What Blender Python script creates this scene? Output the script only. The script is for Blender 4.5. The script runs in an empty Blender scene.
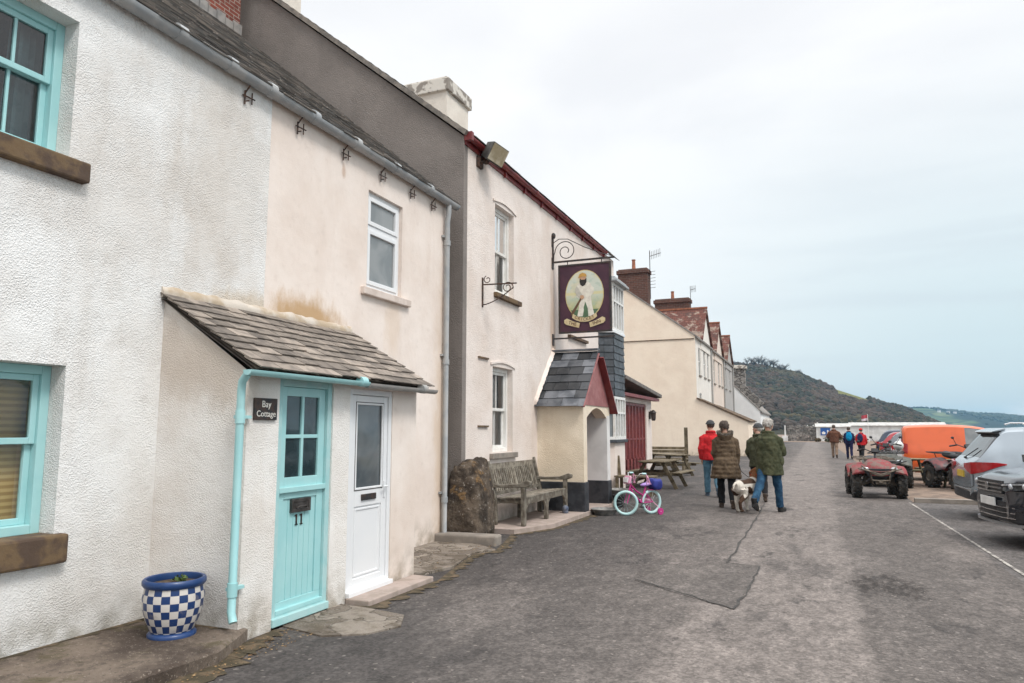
import bpy, bmesh, math, random
from mathutils import Vector, Matrix, Quaternion
R = math.radians
sc = bpy.context.scene
col = sc.collection
rnd = random.Random(11)

# ------------------------------------------------------------------ mesh builder
class MB:
    def __init__(s): s.v = []; s.f = []; s.m = []
    def add(s, vs, fs, m=0):
        n = len(s.v); s.v += [tuple(p) for p in vs]
        for f in fs: s.f.append([i + n for i in f]); s.m.append(m)
        return s
    def box(s, c, d, rot=None, m=0):
        hx, hy, hz = d[0]/2, d[1]/2, d[2]/2
        vs = [Vector((x*hx, y*hy, z*hz)) for x in (-1, 1) for y in (-1, 1) for z in (-1, 1)]
        if rot is not None: vs = [rot @ p for p in vs]
        c = Vector(c)
        return s.add([p + c for p in vs], [(0,1,3,2),(4,6,7,5),(0,4,5,1),(2,3,7,6),(0,2,6,4),(1,5,7,3)], m)
    def bx(s, x0, x1, y0, y1, z0, z1, m=0):
        return s.box(((x0+x1)/2, (y0+y1)/2, (z0+z1)/2), (abs(x1-x0), abs(y1-y0), abs(z1-z0)), None, m)
    def quad(s, a, b, c, d, m=0): return s.add([a, b, c, d], [(0,1,2,3)], m)
    def poly(s, pts, m=0): return s.add(pts, [tuple(range(len(pts)))], m)
    def bar(s, a, b, w, h, up=(0,0,1), m=0):
        a, b = Vector(a), Vector(b); d = b - a; L = d.length; d.normalize()
        u = Vector(up); r = d.cross(u)
        if r.length < 1e-4: r = d.cross(Vector((1,0,0)))
        r.normalize(); u = r.cross(d)
        rot = Matrix((r, d, u)).transposed()
        return s.box((a + b)/2, (w, L, h), rot, m)
    def tube(s, pts, r, n=8, cap=True, m=0, closed=False):
        pts = [Vector(p) for p in pts]; k = len(pts)
        rs = r if isinstance(r, (list, tuple)) else [r]*k
        ref = None; vs = []; fs = []
        for i, p in enumerate(pts):
            if closed: t = pts[(i+1) % k] - pts[i-1]
            else: t = pts[min(i+1, k-1)] - pts[max(i-1, 0)]
            if t.length < 1e-9: t = Vector((0,0,1))
            t.normalize()
            if ref is None:
                ref = Vector((0,0,1)) if abs(t.z) < .9 else Vector((1,0,0))
            a = ref - t*ref.dot(t)
            if a.length < 1e-5: a = t.orthogonal()
            a.normalize(); ref = a; b = t.cross(a)
            for j in range(n):
                q = 2*math.pi*j/n
                vs.append(p + (a*math.cos(q) + b*math.sin(q))*rs[i])
        rng = k if closed else k-1
        for i in range(rng):
            for j in range(n):
                i2 = (i+1) % k
                fs.append((i*n+j, i*n+(j+1) % n, i2*n+(j+1) % n, i2*n+j))
        if cap and not closed:
            fs.append(tuple(reversed(range(n)))); fs.append(tuple(range((k-1)*n, k*n)))
        return s.add(vs, fs, m)
    def lathe(s, prof, c=(0,0,0), n=24, mat=None, m=0, close=False):
        vs = []; fs = []; k = len(prof)
        for (r, z) in prof:
            for j in range(n):
                q = 2*math.pi*j/n; p = Vector((r*math.cos(q), r*math.sin(q), z))
                if mat is not None: p = mat @ p
                vs.append(p + Vector(c))
        for i in range(k if close else k-1):
            i2 = (i+1) % k
            for j in range(n): fs.append((i*n+j, i*n+(j+1) % n, i2*n+(j+1) % n, i2*n+j))
        if not close:
            if prof[0][0] > 1e-5: fs.append(tuple(reversed(range(n))))
            if prof[-1][0] > 1e-5: fs.append(tuple(range((k-1)*n, k*n)))
        return s.add(vs, fs, m)
    def ell(s, c, rad, rot=None, n=16, k=10, m=0):
        vs = []; fs = []; c = Vector(c)
        for i in range(k+1):
            t = math.pi*i/k
            for j in range(n):
                q = 2*math.pi*j/n
                p = Vector((rad[0]*math.sin(t)*math.cos(q), rad[1]*math.sin(t)*math.sin(q), rad[2]*math.cos(t)))
                if rot is not None: p = rot @ p
                vs.append(c + p)
        for i in range(k):
            for j in range(n): fs.append((i*n+j, (i+1)*n+j, (i+1)*n+(j+1) % n, i*n+(j+1) % n))
        return s.add(vs, fs, m)
    def prism(s, pts, ax, t0, t1, m=0):
        def P(a, b, t): return {'x': (t, a, b), 'y': (a, t, b), 'z': (a, b, t)}[ax]
        n = len(pts)
        vs = [P(a, b, t0) for a, b in pts] + [P(a, b, t1) for a, b in pts]
        fs = [tuple(range(n)), tuple(reversed(range(n, 2*n)))]
        for i in range(n): fs.append((i, n+i, n+(i+1) % n, (i+1) % n))
        return s.add(vs, fs, m)
    def loft(s, rings, cap=True, m=0, closed=True):
        n = len(rings[0]); vs = [p for r in rings for p in r]; fs = []
        for i in range(len(rings)-1):
            for j in range(n if closed else n-1):
                fs.append((i*n+j, i*n+(j+1) % n, (i+1)*n+(j+1) % n, (i+1)*n+j))
        if cap:
            fs.append(tuple(reversed(range(n)))); k = len(rings)-1; fs.append(tuple(range(k*n, k*n+n)))
        return s.add(vs, fs, m)
    def xf(s, M, start=0):
        s.v = s.v[:start] + [tuple(M @ Vector(p)) for p in s.v[start:]]
        return s
    def build(s, name, mats, parent=None, smooth=None, bevel=0, remesh=0, relax=0, off=None, seg=2, crease=0):
        me = bpy.data.meshes.new(name)
        if parent is not None and off is None: off = parent.get('_o')
        if off is not None:
            o = Vector(off); vv = [tuple(Vector(p) - o) for p in s.v]
        else: vv = s.v
        me.from_pydata(vv, [], s.f); me.validate(clean_customdata=False)
        if not isinstance(mats, (list, tuple)): mats = [mats]
        for q in mats: me.materials.append(q)
        if len(mats) > 1 and len(me.polygons) == len(s.m): me.polygons.foreach_set('material_index', s.m)
        bm = bmesh.new(); bm.from_mesh(me); bmesh.ops.recalc_face_normals(bm, faces=bm.faces); bm.to_mesh(me); bm.free()
        if smooth is not None:
            me.polygons.foreach_set('use_smooth', [True]*len(me.polygons))
            me.set_sharp_from_angle(angle=R(smooth))
        o = bpy.data.objects.new(name, me); col.objects.link(o)
        if parent is not None: o.parent = parent
        if remesh:
            md = o.modifiers.new('r', 'REMESH'); md.mode = 'VOXEL'; md.voxel_size = remesh; md.use_smooth_shade = True
            if relax:
                md = o.modifiers.new('s', 'SMOOTH'); md.factor = .5; md.iterations = relax
        if crease:
            tx = bpy.data.textures.get('folds') or bpy.data.textures.new('folds', 'CLOUDS'); tx.noise_scale = .11; tx.noise_depth = 2
            md = o.modifiers.new('f', 'DISPLACE'); md.texture = tx; md.strength = crease; md.mid_level = .5; md.texture_coords = 'LOCAL'
        if bevel:
            md = o.modifiers.new('b', 'BEVEL'); md.width = bevel; md.segments = seg; md.limit_method = 'ANGLE'; md.angle_limit = R(35)
        return o

def tag(o, label=None, cat=None, group=None, kind=None):
    if label: o['label'] = label
    if cat: o['category'] = cat
    if group: o['group'] = group
    if kind: o['kind'] = kind
    return o
def thing(name, label, cat, loc=(0,0,0), rz=0, group=None, world=True):
    o = bpy.data.objects.new(name, None); col.objects.link(o); o.empty_display_size = .1
    o.location = loc; o.rotation_euler = (0, 0, rz)
    if world: o['_o'] = tuple(loc)          # children are written in world coordinates
    return tag(o, label, cat, group)
def copy_tree(o, parent=None):
    c = o.copy(); col.objects.link(c)
    if parent is not None: c.parent = parent
    for ch in list(o.children): copy_tree(ch, c)
    return c

# ------------------------------------------------------------------ materials
class NT:
    def __init__(s, name):
        s.m = bpy.data.materials.new(name); s.m.use_nodes = True
        s.t = s.m.node_tree; s.n = s.t.nodes; s.b = s.n['Principled BSDF']; s.out = s.n['Material Output']
    def N(s, ty, **kw):
        n = s.n.new(ty)
        for k, v in kw.items(): setattr(n, k, v)
        return n
    def L(s, a, b): s.t.links.new(a, b)
    def coord(s, sc_=(1,1,1), loc=(0,0,0), kind='Object'):
        c = s.N('ShaderNodeTexCoord'); m = s.N('ShaderNodeMapping')
        m.inputs['Scale'].default_value = sc_; m.inputs['Location'].default_value = loc
        s.L(c.outputs[kind], m.inputs[0]); return m.outputs[0]
    def noise(s, scale, co=None, detail=5, rough=.55, dist=0):
        n = s.N('ShaderNodeTexNoise'); n.inputs['Scale'].default_value = scale; n.inputs['Detail'].default_value = detail
        n.inputs['Roughness'].default_value = rough; n.inputs['Distortion'].default_value = dist
        if co is not None: s.L(co, n.inputs['Vector'])
        return n.outputs['Fac']
    def voro(s, scale, co=None, feature='F1', out='Distance'):
        n = s.N('ShaderNodeTexVoronoi'); n.feature = feature; n.inputs['Scale'].default_value = scale
        if co is not None: s.L(co, n.inputs['Vector'])
        return n.outputs[out]
    def ramp(s, f, a, b, ca=0., cb=1.):
        n = s.N('ShaderNodeMapRange'); n.interpolation_type = 'SMOOTHSTEP'
        n.inputs['From Min'].default_value = a; n.inputs['From Max'].default_value = b
        n.inputs['To Min'].default_value = ca; n.inputs['To Max'].default_value = cb
        s.L(f, n.inputs['Value']); return n.outputs[0]
    def math(s, op, a, b=None, clamp=False):
        n = s.N('ShaderNodeMath'); n.operation = op; n.use_clamp = clamp
        for i, x in enumerate((a, b)):
            if x is None: continue
            if isinstance(x, (int, float)): n.inputs[i].default_value = x
            else: s.L(x, n.inputs[i])
        return n.outputs[0]
    def mix(s, f, a, b, mode='MIX'):
        n = s.N('ShaderNodeMix'); n.data_type = 'RGBA'; n.blend_type = mode
        if isinstance(f, (int, float)): n.inputs[0].default_value = f
        else: s.L(f, n.inputs[0])
        for i, x in ((6, a), (7, b)):
            if isinstance(x, (tuple, list)): n.inputs[i].default_value = (*x[:3], 1)
            else: s.L(x, n.inputs[i])
        return n.outputs[2]
    def xyz(s, co):
        n = s.N('ShaderNodeSeparateXYZ'); s.L(co, n.inputs[0]); return n.outputs
    def bump(s, h, strength=.5, dist=.01, prev=None):
        n = s.N('ShaderNodeBump'); n.inputs['Strength'].default_value = strength; n.inputs['Distance'].default_value = dist
        s.L(h, n.inputs['Height'])
        if prev is not None: s.L(prev, n.inputs['Normal'])
        return n.outputs[0]
    def island(s):
        return s.N('ShaderNodeNewGeometry').outputs['Random Per Island']
    def fin(s, color=None, rough=.8, metal=0, spec=.5, normal=None):
        b = s.b
        if color is not None:
            if isinstance(color, (tuple, list)): b.inputs['Base Color'].default_value = (*color[:3], 1)
            else: s.L(color, b.inputs['Base Color'])
        if isinstance(rough, (int, float)): b.inputs['Roughness'].default_value = rough
        else: s.L(rough, b.inputs['Roughness'])
        b.inputs['Metallic'].default_value = metal; b.inputs['Specular IOR Level'].default_value = spec
        if normal is not None: s.L(normal, b.inputs['Normal'])
        return s.m

def hexc(h):
    v = [int(h[i:i+2], 16)/255 for i in (0, 2, 4)]
    return tuple(x/12.92 if x <= .04045 else ((x+.055)/1.055)**2.4 for x in v)

def mat(name, c, c2=None, sc_=4, rough=.7, metal=0, spec=.5, bump=0, bsc=60, bd=.004, lo=.4, hi=.6, isl=0, stretch=(1,1,1)):
    t = NT(name); co = t.coord(stretch)
    colr = c
    if c2 is not None: colr = t.mix(t.ramp(t.noise(sc_, co), lo, hi), c, c2)
    else:
        colr = t.mix(t.ramp(t.noise(sc_, co), .35, .65), tuple(x*.9 for x in c), tuple(min(1, x*1.08) for x in c))
    if isl: 
        k = t.ramp(t.island(), 0, 1, 1-isl, 1+isl)
        n = t.N('ShaderNodeVectorMath'); n.operation = 'SCALE'; t.L(colr, n.inputs[0]); t.L(k, n.inputs['Scale']); colr = n.outputs[0]
    nm = t.bump(t.noise(bsc, co, 4), bump, bd) if bump else None
    rr = t.ramp(t.noise(sc_*3, co), .3, .7, max(0, rough-.07), min(1, rough+.07))
    return t.fin(colr, rr, metal, spec, nm)

def render_wall(name, base, dirt, rough_amt, scale, stains=()):
    """pebbled render: bump pebbles, weather streaks, tide of dirt by the ground; stains = (y0,z0,ry,rz,colour,amount)"""
    t = NT(name); co = t.coord(); x = t.xyz(co)
    big = t.noise(.9, co, 6, .6); streak = t.noise(2.2, t.coord((1, 1, .16)), 6, .65); fine = t.noise(9, co, 5, .6)
    c = t.mix(t.ramp(big, .38, .68, 0, .45), base, dirt)
    c = t.mix(t.ramp(streak, .52, .74, 0, .32), c, dirt)
    c = t.mix(t.ramp(fine, .55, .75, 0, .18), c, tuple(v*.7 for v in dirt))
    foot = t.math('MULTIPLY', t.ramp(x[2], .5, .0), t.ramp(t.noise(6, co, 4), .3, .7, .1, .8))
    c = t.mix(foot, c, (dirt[0]*.42, dirt[1]*.42, dirt[2]*.36))
    for (y0, z0, ry, rz, sc_col, amt) in stains:
        dy = t.math('DIVIDE', t.math('SUBTRACT', x[1], y0), ry); dz = t.math('DIVIDE', t.math('SUBTRACT', x[2], z0), rz)
        d = t.math('SQRT', t.math('ADD', t.math('MULTIPLY', dy, dy), t.math('MULTIPLY', dz, dz)))
        d = t.math('ADD', d, t.math('MULTIPLY', t.math('SUBTRACT', t.noise(4.5, t.coord((1,1,.5)), 6, .7), .5), 1.6))
        c = t.mix(t.ramp(d, 1.1, .3, 0, amt), c, sc_col)
    pit = t.voro(scale*1.12, co); n2 = t.noise(scale*1.5, co, 3, .6)
    pit2 = t.voro(scale*1.55, t.coord((1,1,1),(.37,.21,.11)))
    h = t.math('ADD', t.math('MULTIPLY', t.ramp(pit, .05, .7), -1.0), t.math('ADD', t.math('MULTIPLY', t.ramp(pit2, .05, .7), -.6), t.math('MULTIPLY', n2, .6)))
    h = t.math('MULTIPLY', h, t.ramp(t.noise(2.3, co, 5, .65), .3, .68, .35, 1.25))
    c = t.mix(t.ramp(n2, .56, .75, 0, .25*rough_amt), c, tuple(v*.6 for v in dirt))  # dirt speckle that also paints in shade among the pebbles
    nm = t.bump(h, min(1, .48*rough_amt), .010*rough_amt)
    nm = t.bump(t.noise(1.7, co, 3), .35, .05, nm)
    return t.fin(c, .9, 0, .25, nm)
# ------------------------------------------------------------------ palette
WHITE_R = render_wall('roughcast_white', (.80,.795,.78), (.52,.46,.40), 1.0, 62,
    stains=[(2.15,4.0,.85,1.3,(.54,.47,.40),.4), (1.0,3.3,.8,.8,(.56,.50,.44),.3), (2.4,2.80,.6,.18,(.48,.35,.20),.5)])
CREAM_S = render_wall('smooth_cream_render', (.80,.71,.645), (.62,.50,.42), .35, 70,
    stains=[(-1.2,2.82,.75,.30,(.46,.28,.12),.85), (.55,3.0,.25,.6,(.66,.52,.40),.5), (1.9,1.6,.25,2.6,(.60,.44,.30),.5), (-.61,4.68,.05,.12,(.42,.24,.14),.5)])
PORCH_W = render_wall('roughcast_porch_white', (.80,.775,.74), (.55,.46,.38), .9, 66,
    stains=[(-1.28,2.2,.3,.5,(.45,.36,.28),.5)])
PORCH_C = render_wall('porch_cream_render', (.80,.715,.65), (.60,.47,.38), .4, 66)
GREY_R = render_wall('grey_gable_render', (.25,.22,.20), (.15,.132,.12), .95, 40)
PUB_R = render_wall('pub_pale_render', (.78,.70,.645), (.60,.48,.40), 1.0, 46, stains=[(-.3,3.7,.2,1.9,(.45,.30,.20),.6)])
PUBP_R = render_wall('pub_porch_render', (.80,.70,.56), (.62,.50,.36), 1.0, 46)
GABLE_R = render_wall('far_gable_render', (.84,.72,.585), (.72,.58,.46), .25, 30)
TERR = [render_wall('terrace_render', c, tuple(v*.8 for v in c), .25, 30) for c in ((.76,.72,.66), (.70,.60,.52), (.42,.40,.38), (.82,.81,.79))]
TEAL = mat('teal_paint', (.33,.60,.61), (.37,.63,.635), 3, .38, bump=.12, bsc=35)
TEAL_D = mat('teal_paint_worn', (.33,.57,.575), (.40,.60,.60), 6, .5, bump=.2, bsc=40)
UPVC = mat('white_plastic', (.74,.75,.76), (.76,.765,.77), 3, .35)
WPAINT = mat('white_gloss_paint', (.78,.77,.74), (.70,.68,.64), 6, .4)
BLACK = mat('black_iron', (.018,.018,.02), (.05,.03,.022), 20, .6)
RUSTY = mat('rusty_iron', (.035,.028,.026), (.10,.05,.032), 30, .8)
GUTTER = mat('grey_gutter', (.30,.315,.325), (.38,.38,.375), 5, .5, bump=.1)
GUTTER2 = mat('pale_gutter', (.30,.30,.29), (.36,.34,.32), 5, .6)
SILL = mat('brown_sill', (.085,.055,.038), (.15,.098,.052), 6, .9, bump=.7, bsc=45, lo=.44, hi=.6)
SLATE_OLD = mat('old_slate', (.155,.13,.11), (.25,.21,.175), 7, .85, bump=.6, bsc=45, isl=.35)
SLATE_ROOF = mat('weathered_slate', (.16,.15,.14), (.24,.21,.185), 4, .85, bump=.5, bsc=40, isl=.4)
SLATE_DK = mat('blue_slate', (.045,.05,.058), (.10,.105,.115), 3, .5, bump=.2, bsc=40, isl=.75)
SLATE_HUNG = mat('hung_slate', (.035,.042,.05), (.06,.068,.08), 4, .5, bump=.2, isl=.3)
MAROON = mat('maroon_paint', (.16,.02,.022), (.22,.035,.03), 5, .45)
MAROON_P = mat('dusky_red_paint', (.27,.10,.098), (.33,.14,.135), 5, .6)
REDTILE = mat('red_clay_tile', (.26,.085,.05), (.16,.10,.08), 3, .85, bump=.4, bsc=12, isl=.35)
TERRA = mat('terracotta', (.34,.13,.07), (.24,.09,.05), 6, .85)
BLACKBASE = mat('black_plinth_paint', (.018,.02,.025), (.04,.042,.048), 6, .55, bump=.25, bsc=30)
STONE_S = mat('concrete_slab', (.27,.235,.20), (.20,.175,.15), 5, .9, bump=.4, bsc=90)
STONE_P = mat('pink_concrete', (.40,.32,.28), (.32,.26,.22), 6, .9, bump=.4, bsc=90)
WOOD_G = mat('weathered_grey_wood', (.23,.205,.165), (.12,.10,.075), 10, .85, bump=.5, bsc=60, isl=.25)
WOOD_O = mat('olive_brown_wood', (.095,.072,.042), (.17,.135,.085), 8, .85, bump=.4, bsc=50, isl=.25)
BRASSY = mat('tarnished_brass', (.10,.09,.085), (.06,.052,.048), 20, .45, .6)
CHROME = mat('bright_metal', (.6,.6,.6), None, 5, .2, 1)
RUBBER = mat('tyre_rubber', (.02,.019,.018), (.05,.043,.036), 8, .9, bump=.3, bsc=60)
DARKPL = mat('black_plastic', (.014,.014,.016), (.022,.022,.024), 10, .55)
LEAD = mat('lead_flashing', (.20,.19,.18), (.28,.26,.24), 6, .6)

def glass_dark(name, c=(.02,.035,.04), rough=.05, c2=None):
    t = NT(name); co = t.coord()
    c2 = c2 or tuple(v*1.8 for v in c)
    k = t.mix(t.ramp(t.noise(2.2, co, 3, .5, .6), .38, .62), c, c2)
    nm = t.bump(t.noise(3.5, co, 2), .04, .03)
    return t.fin(k, rough, 0, .9, nm)
GLASS = glass_dark('window_glass')
GLASS_T = glass_dark('cottage_glass', (.018,.06,.07), .06, (.045,.11,.12))
GLASS_P = glass_dark('curtain_reflection_glass', (.17,.185,.19), .08, (.25,.26,.26))  # pale tone paints sky reflection and curtains into the opaque panes
GLASS_D = glass_dark('grey_door_glass', (.075,.09,.10), .08, (.13,.145,.15))
GLASS_CAR = glass_dark('car_glass', (.012,.014,.016), .03)
def glass_clear(name):
    t = NT(name)
    tr = t.N('ShaderNodeBsdfTransparent'); gl = t.N('ShaderNodeBsdfGlossy'); gl.inputs['Roughness'].default_value = .03
    fr = t.N('ShaderNodeFresnel'); fr.inputs['IOR'].default_value = 1.55
    mx = t.N('ShaderNodeMixShader'); t.L(t.math('ADD', fr.outputs[0], .05), mx.inputs[0]); t.L(tr.outputs[0], mx.inputs[1]); t.L(gl.outputs[0], mx.inputs[2])
    t.L(mx.outputs[0], t.out.inputs['Surface']); return t.m
GLASS_C = glass_clear('clear_glass')
def blind_mat():
    t = NT('yellowed_blind'); co = t.coord(); x = t.xyz(co)
    w = t.math('SINE', t.math('MULTIPLY', x[2], 130))
    c = t.mix(t.ramp(w, -.6, .6), (.30,.20,.07), (.46,.34,.14))
    return t.fin(c, .8, 0, .2)
BLIND = blind_mat()
def brick_mat(name, a, b, mort, s_=1.0):
    t = NT(name); co = t.coord(); x = t.xyz(co)
    n = t.N('ShaderNodeTexBrick'); cb = t.N('ShaderNodeCombineXYZ')
    t.L(t.math('ADD', x[0], x[1]), cb.inputs[0]); t.L(x[2], cb.inputs[1]); t.L(cb.outputs[0], n.inputs['Vector'])
    n.inputs['Scale'].default_value = 1; n.inputs['Brick Width'].default_value = .225*s_; n.inputs['Row Height'].default_value = .075*s_
    n.inputs['Mortar Size'].default_value = .008*s_; n.inputs['Color1'].default_value = (*a, 1); n.inputs['Color2'].default_value = (*b, 1); n.inputs['Mortar'].default_value = (*mort, 1)
    c = t.mix(t.ramp(t.noise(8, co), .45, .7, 0, .5), n.outputs['Color'], tuple(v*.5 for v in a))
    nm = t.bump(n.outputs['Fac'], -.5, .01)
    return t.fin(c, .85, 0, .3, nm)
BRICK = brick_mat('red_brick', (.22,.055,.035), (.15,.04,.03), (.30,.26,.22))
BRICK_D = brick_mat('dark_brick', (.13,.055,.04), (.085,.04,.032), (.14,.11,.09), 1.6)
def stonewall_mat():
    t = NT('rubble_stone'); co = t.coord((1, 1, 1.6))
    c = t.voro(2.2, co, out='Color'); e = t.voro(2.2, co, 'DISTANCE_TO_EDGE')
    hsv = t.N('ShaderNodeSeparateColor'); t.L(c, hsv.inputs[0])
    k = t.mix(hsv.outputs[0], (.15,.14,.13), (.34,.315,.29))
    k = t.mix(t.ramp(e, .0, .06, 1, 0), k, (.05,.045,.04))
    return t.fin(k, .9, 0, .2, t.bump(t.ramp(e, 0, .12), .8, .1))
RUBBLE = stonewall_mat()
def boulder_mat():
    t = NT('lichened_boulder'); co = t.coord()
    k = t.mix(t.ramp(t.noise(4, co, 8, .65), .4, .62), (.045,.034,.026), (.15,.115,.085))
    k = t.mix(t.ramp(t.noise(2.2, co, 6, .7, .8), .56, .66), k, (.22,.13,.055))
    k = t.mix(t.ramp(t.noise(16, co, 5, .7), .60, .68), k, (.36,.33,.29))
    return t.fin(k, .9, 0, .3, t.bump(t.noise(14, co, 8, .7), 1, .06))
BOULDER = boulder_mat()

def asphalt(name, base, light, dark, full=True):
    t = NT(name); co = t.coord(); x = t.xyz(co)
    warp = t.math('MULTIPLY', t.math('SUBTRACT', t.noise(.35, co, 5, .6), .5), 2.2)
    warp2 = t.math('MULTIPLY', t.math('SUBTRACT', t.noise(1.6, co, 5, .6), .5), .9)
    xx = t.math('ADD', t.math('ADD', x[0], warp), warp2)
    c = base
    if full:
        c = t.mix(t.ramp(xx, -3.6, -1.0), dark, base)                       # damp dark strip by the houses
        c = t.mix(t.math('MULTIPLY', t.ramp(t.math('ADD', x[0], t.math('MULTIPLY', warp2, .35)), t.math('ADD', -1.5, 0.) if 0 else -1.3, -.95), t.ramp(xx, .75, .15)), c, light)   # worn pale track
        seam = t.math('ADD', x[0], t.math('MULTIPLY', t.math('SUBTRACT', t.noise(1.2, co, 3), .5), .25))
        c = t.mix(t.math('MULTIPLY', t.ramp(seam, .26, .36, 0, .75), t.ramp(x[1], 20, 12)), c, tuple(v*.82 for v in base))
        d = t.math('SQRT', t.math('ADD', t.math('POWER', t.math('DIVIDE', t.math('SUBTRACT', x[0], .62), .42), 2.), t.math('POWER', t.math('DIVIDE', t.math('SUBTRACT', x[1], 8.6), .75), 2.)))
        d = t.math('ADD', d, t.math('MULTIPLY', t.math('SUBTRACT', t.noise(4.2, t.coord((1,.45,1)), 7, .8), .5), 2.6))
        c = t.mix(t.math('MULTIPLY', t.ramp(d, .95, .6, 0, .9), t.ramp(t.noise(6, t.coord((1.4,.5,1),(2,0,0)), 6, .8), .42, .56, .25, 1)), c, (.026,.021,.018))            # oil stain
    c = t.mix(t.ramp(t.noise(2.6, co, 7, .7), .5, .68, 0, .4), c, tuple(v*.68 for v in base))
    c = t.mix(t.ramp(t.noise(.8, t.coord((1,.35,1)), 6, .65), .5, .66, 0, .35), c, tuple(v*1.3 for v in light))
    def scale_by(c, f):
        n = t.N('ShaderNodeVectorMath'); n.operation = 'SCALE'; t.L(c, n.inputs[0]); t.L(f, n.inputs['Scale']); return n.outputs[0]
    damp = t.noise(.55, t.coord((1.3,.5,1),(3,1,0)), 7, .68)
    c = t.mix(t.ramp(damp, .53, .64, 0, .6), c, dark)
    c = t.mix(t.ramp(t.noise(1.1, t.coord((1,.45,1),(1,7,0)), 7, .72), .57, .63, 0, .7), c, tuple(v*.8 for v in dark))
    cell = t.N('ShaderNodeSeparateColor'); t.L(t.voro(48, co, out='Color'), cell.inputs[0])
    cell2 = t.N('ShaderNodeSeparateColor'); t.L(t.voro(20, t.coord((1,.6,1)), out='Color'), cell2.inputs[0])
    k1 = t.ramp(cell.outputs[0], 0, 1, .76, 1.25); k2 = t.ramp(cell2.outputs[1], 0, 1, .9, 1.1)
    k3 = t.ramp(t.noise(11, t.coord((1,.5,1)), 6, .8), .32, .68, .80, 1.2); k4 = t.ramp(t.noise(4, t.coord((1,.5,1)), 6, .75), .34, .66, .84, 1.16)
    c = scale_by(c, t.math('MULTIPLY', t.math('MULTIPLY', k1, k2), t.math('MULTIPLY', k3, k4)))
    chip = t.ramp(cell.outputs[2], .98, .995, 0, .3); c = t.mix(chip, c, (.42,.37,.33))
    grit = t.math('MULTIPLY', t.ramp(t.noise(7, t.coord((1,.7,1),(5,2,0)), 6, .85), .63, .70, 0, .6), 1.); c = t.mix(grit, c, (.028,.025,.023))
    h = t.math('ADD', cell.outputs[0], t.noise(60, co, 3, .7))
    return t.fin(c, .85, 0, .3, t.bump(t.noise(3, co, 4), .25, .04, t.bump(h, .5, .008)))
ASPHALT = asphalt('worn_asphalt', (.116,.101,.092), (.172,.149,.135), (.062,.055,.052))
ASPH_P = asphalt('patched_asphalt', (.106,.093,.085), (.14,.122,.11), (.075,.065,.058), False)
ASPH_BAY = asphalt('bay_asphalt', (.105,.095,.09), (.14,.125,.115), (.08,.07,.065), False)
TAR = mat('tar_joint', (.035,.032,.03), (.06,.055,.05), 12, .9)
GRAVEL = mat('brown_gravel', (.27,.195,.145), (.17,.125,.095), 2.5, .95, bump=1, bsc=55, bd=.03)
def pave_mat():
    t = NT('stained_concrete_path'); co = t.coord(); x = t.xyz(co)
    c = t.mix(t.ramp(t.noise(1.4, co, 6, .65), .36, .62), (.065,.048,.038), (.19,.15,.118))
    c = t.mix(t.ramp(t.noise(3.3, co, 5, .6), .57, .68, 0, .7), c, (.085,.07,.035))
    c = t.mix(t.ramp(t.noise(45, co, 4, .75), .56, .68, 0, .7), c, (.33,.28,.23)); c = t.mix(t.ramp(t.noise(30, co, 4, .75), .44, .34, 0, .7), c, (.04,.032,.026)); c = t.mix(t.ramp(t.noise(5, co, 6, .75), .54, .66, 0, .6), c, (.05,.04,.03))
    return t.fin(c, .9, 0, .3, t.bump(t.noise(80, co, 5, .7), .6, .012))
PAVE = pave_mat()
def flag_mat():
    t = NT('old_flagstones'); co = t.coord((1, 1, 1))
    wv = t.N('ShaderNodeVectorMath'); wv.operation = 'ADD'; nz_ = t.N('ShaderNodeTexNoise'); nz_.inputs['Scale'].default_value = 3; t.L(co, nz_.inputs['Vector']); t.L(co, wv.inputs[0]); t.L(nz_.outputs['Color'], wv.inputs[1]); e = t.voro(2.6, wv.outputs[0], 'DISTANCE_TO_EDGE'); cc = t.voro(2.6, wv.outputs[0], out='Color'); h = t.N('ShaderNodeSeparateColor'); t.L(cc, h.inputs[0])
    c = t.mix(h.outputs[0], (.14,.115,.095), (.33,.285,.24))
    c = t.mix(t.ramp(t.noise(7, co, 6, .7), .45, .65, 0, .5), c, (.12,.095,.06))
    c = t.mix(t.ramp(t.math('ADD', e, t.math('MULTIPLY', t.noise(9, co, 4), .05)), .03, .055, .85, 0), c, (.06,.048,.033)); c = t.mix(t.ramp(t.noise(60, co, 4, .7), .55, .65, 0, .6), c, (.36,.31,.26)); c = t.mix(t.ramp(t.noise(2.1, co, 5, .7), .5, .62, 0, .7), c, (.09,.07,.05))
    return t.fin(c, .9, 0, .3, t.bump(t.ramp(e, 0, .08), .6, .02, t.bump(t.noise(40, co, 5, .7), .5, .015)))
FLAG = flag_mat()
GRASS_FAR = mat('coarse_grass', (.05,.06,.022), (.085,.085,.035), 3, .95, bump=.6, bsc=20)

# ------------------------------------------------------------------ camera, world, sun
cd = bpy.data.cameras.new('camera'); cam = bpy.data.objects.new('camera', cd); col.objects.link(cam)
cam.location = (0, 0, 1.6); cam.rotation_euler = (R(90 + 7.0075), 0, R(22.67)); cd.sensor_width = 36; cd.lens = 720/1024*36
cd.clip_start = .05; cd.clip_end = 30000; sc.camera = cam

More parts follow.
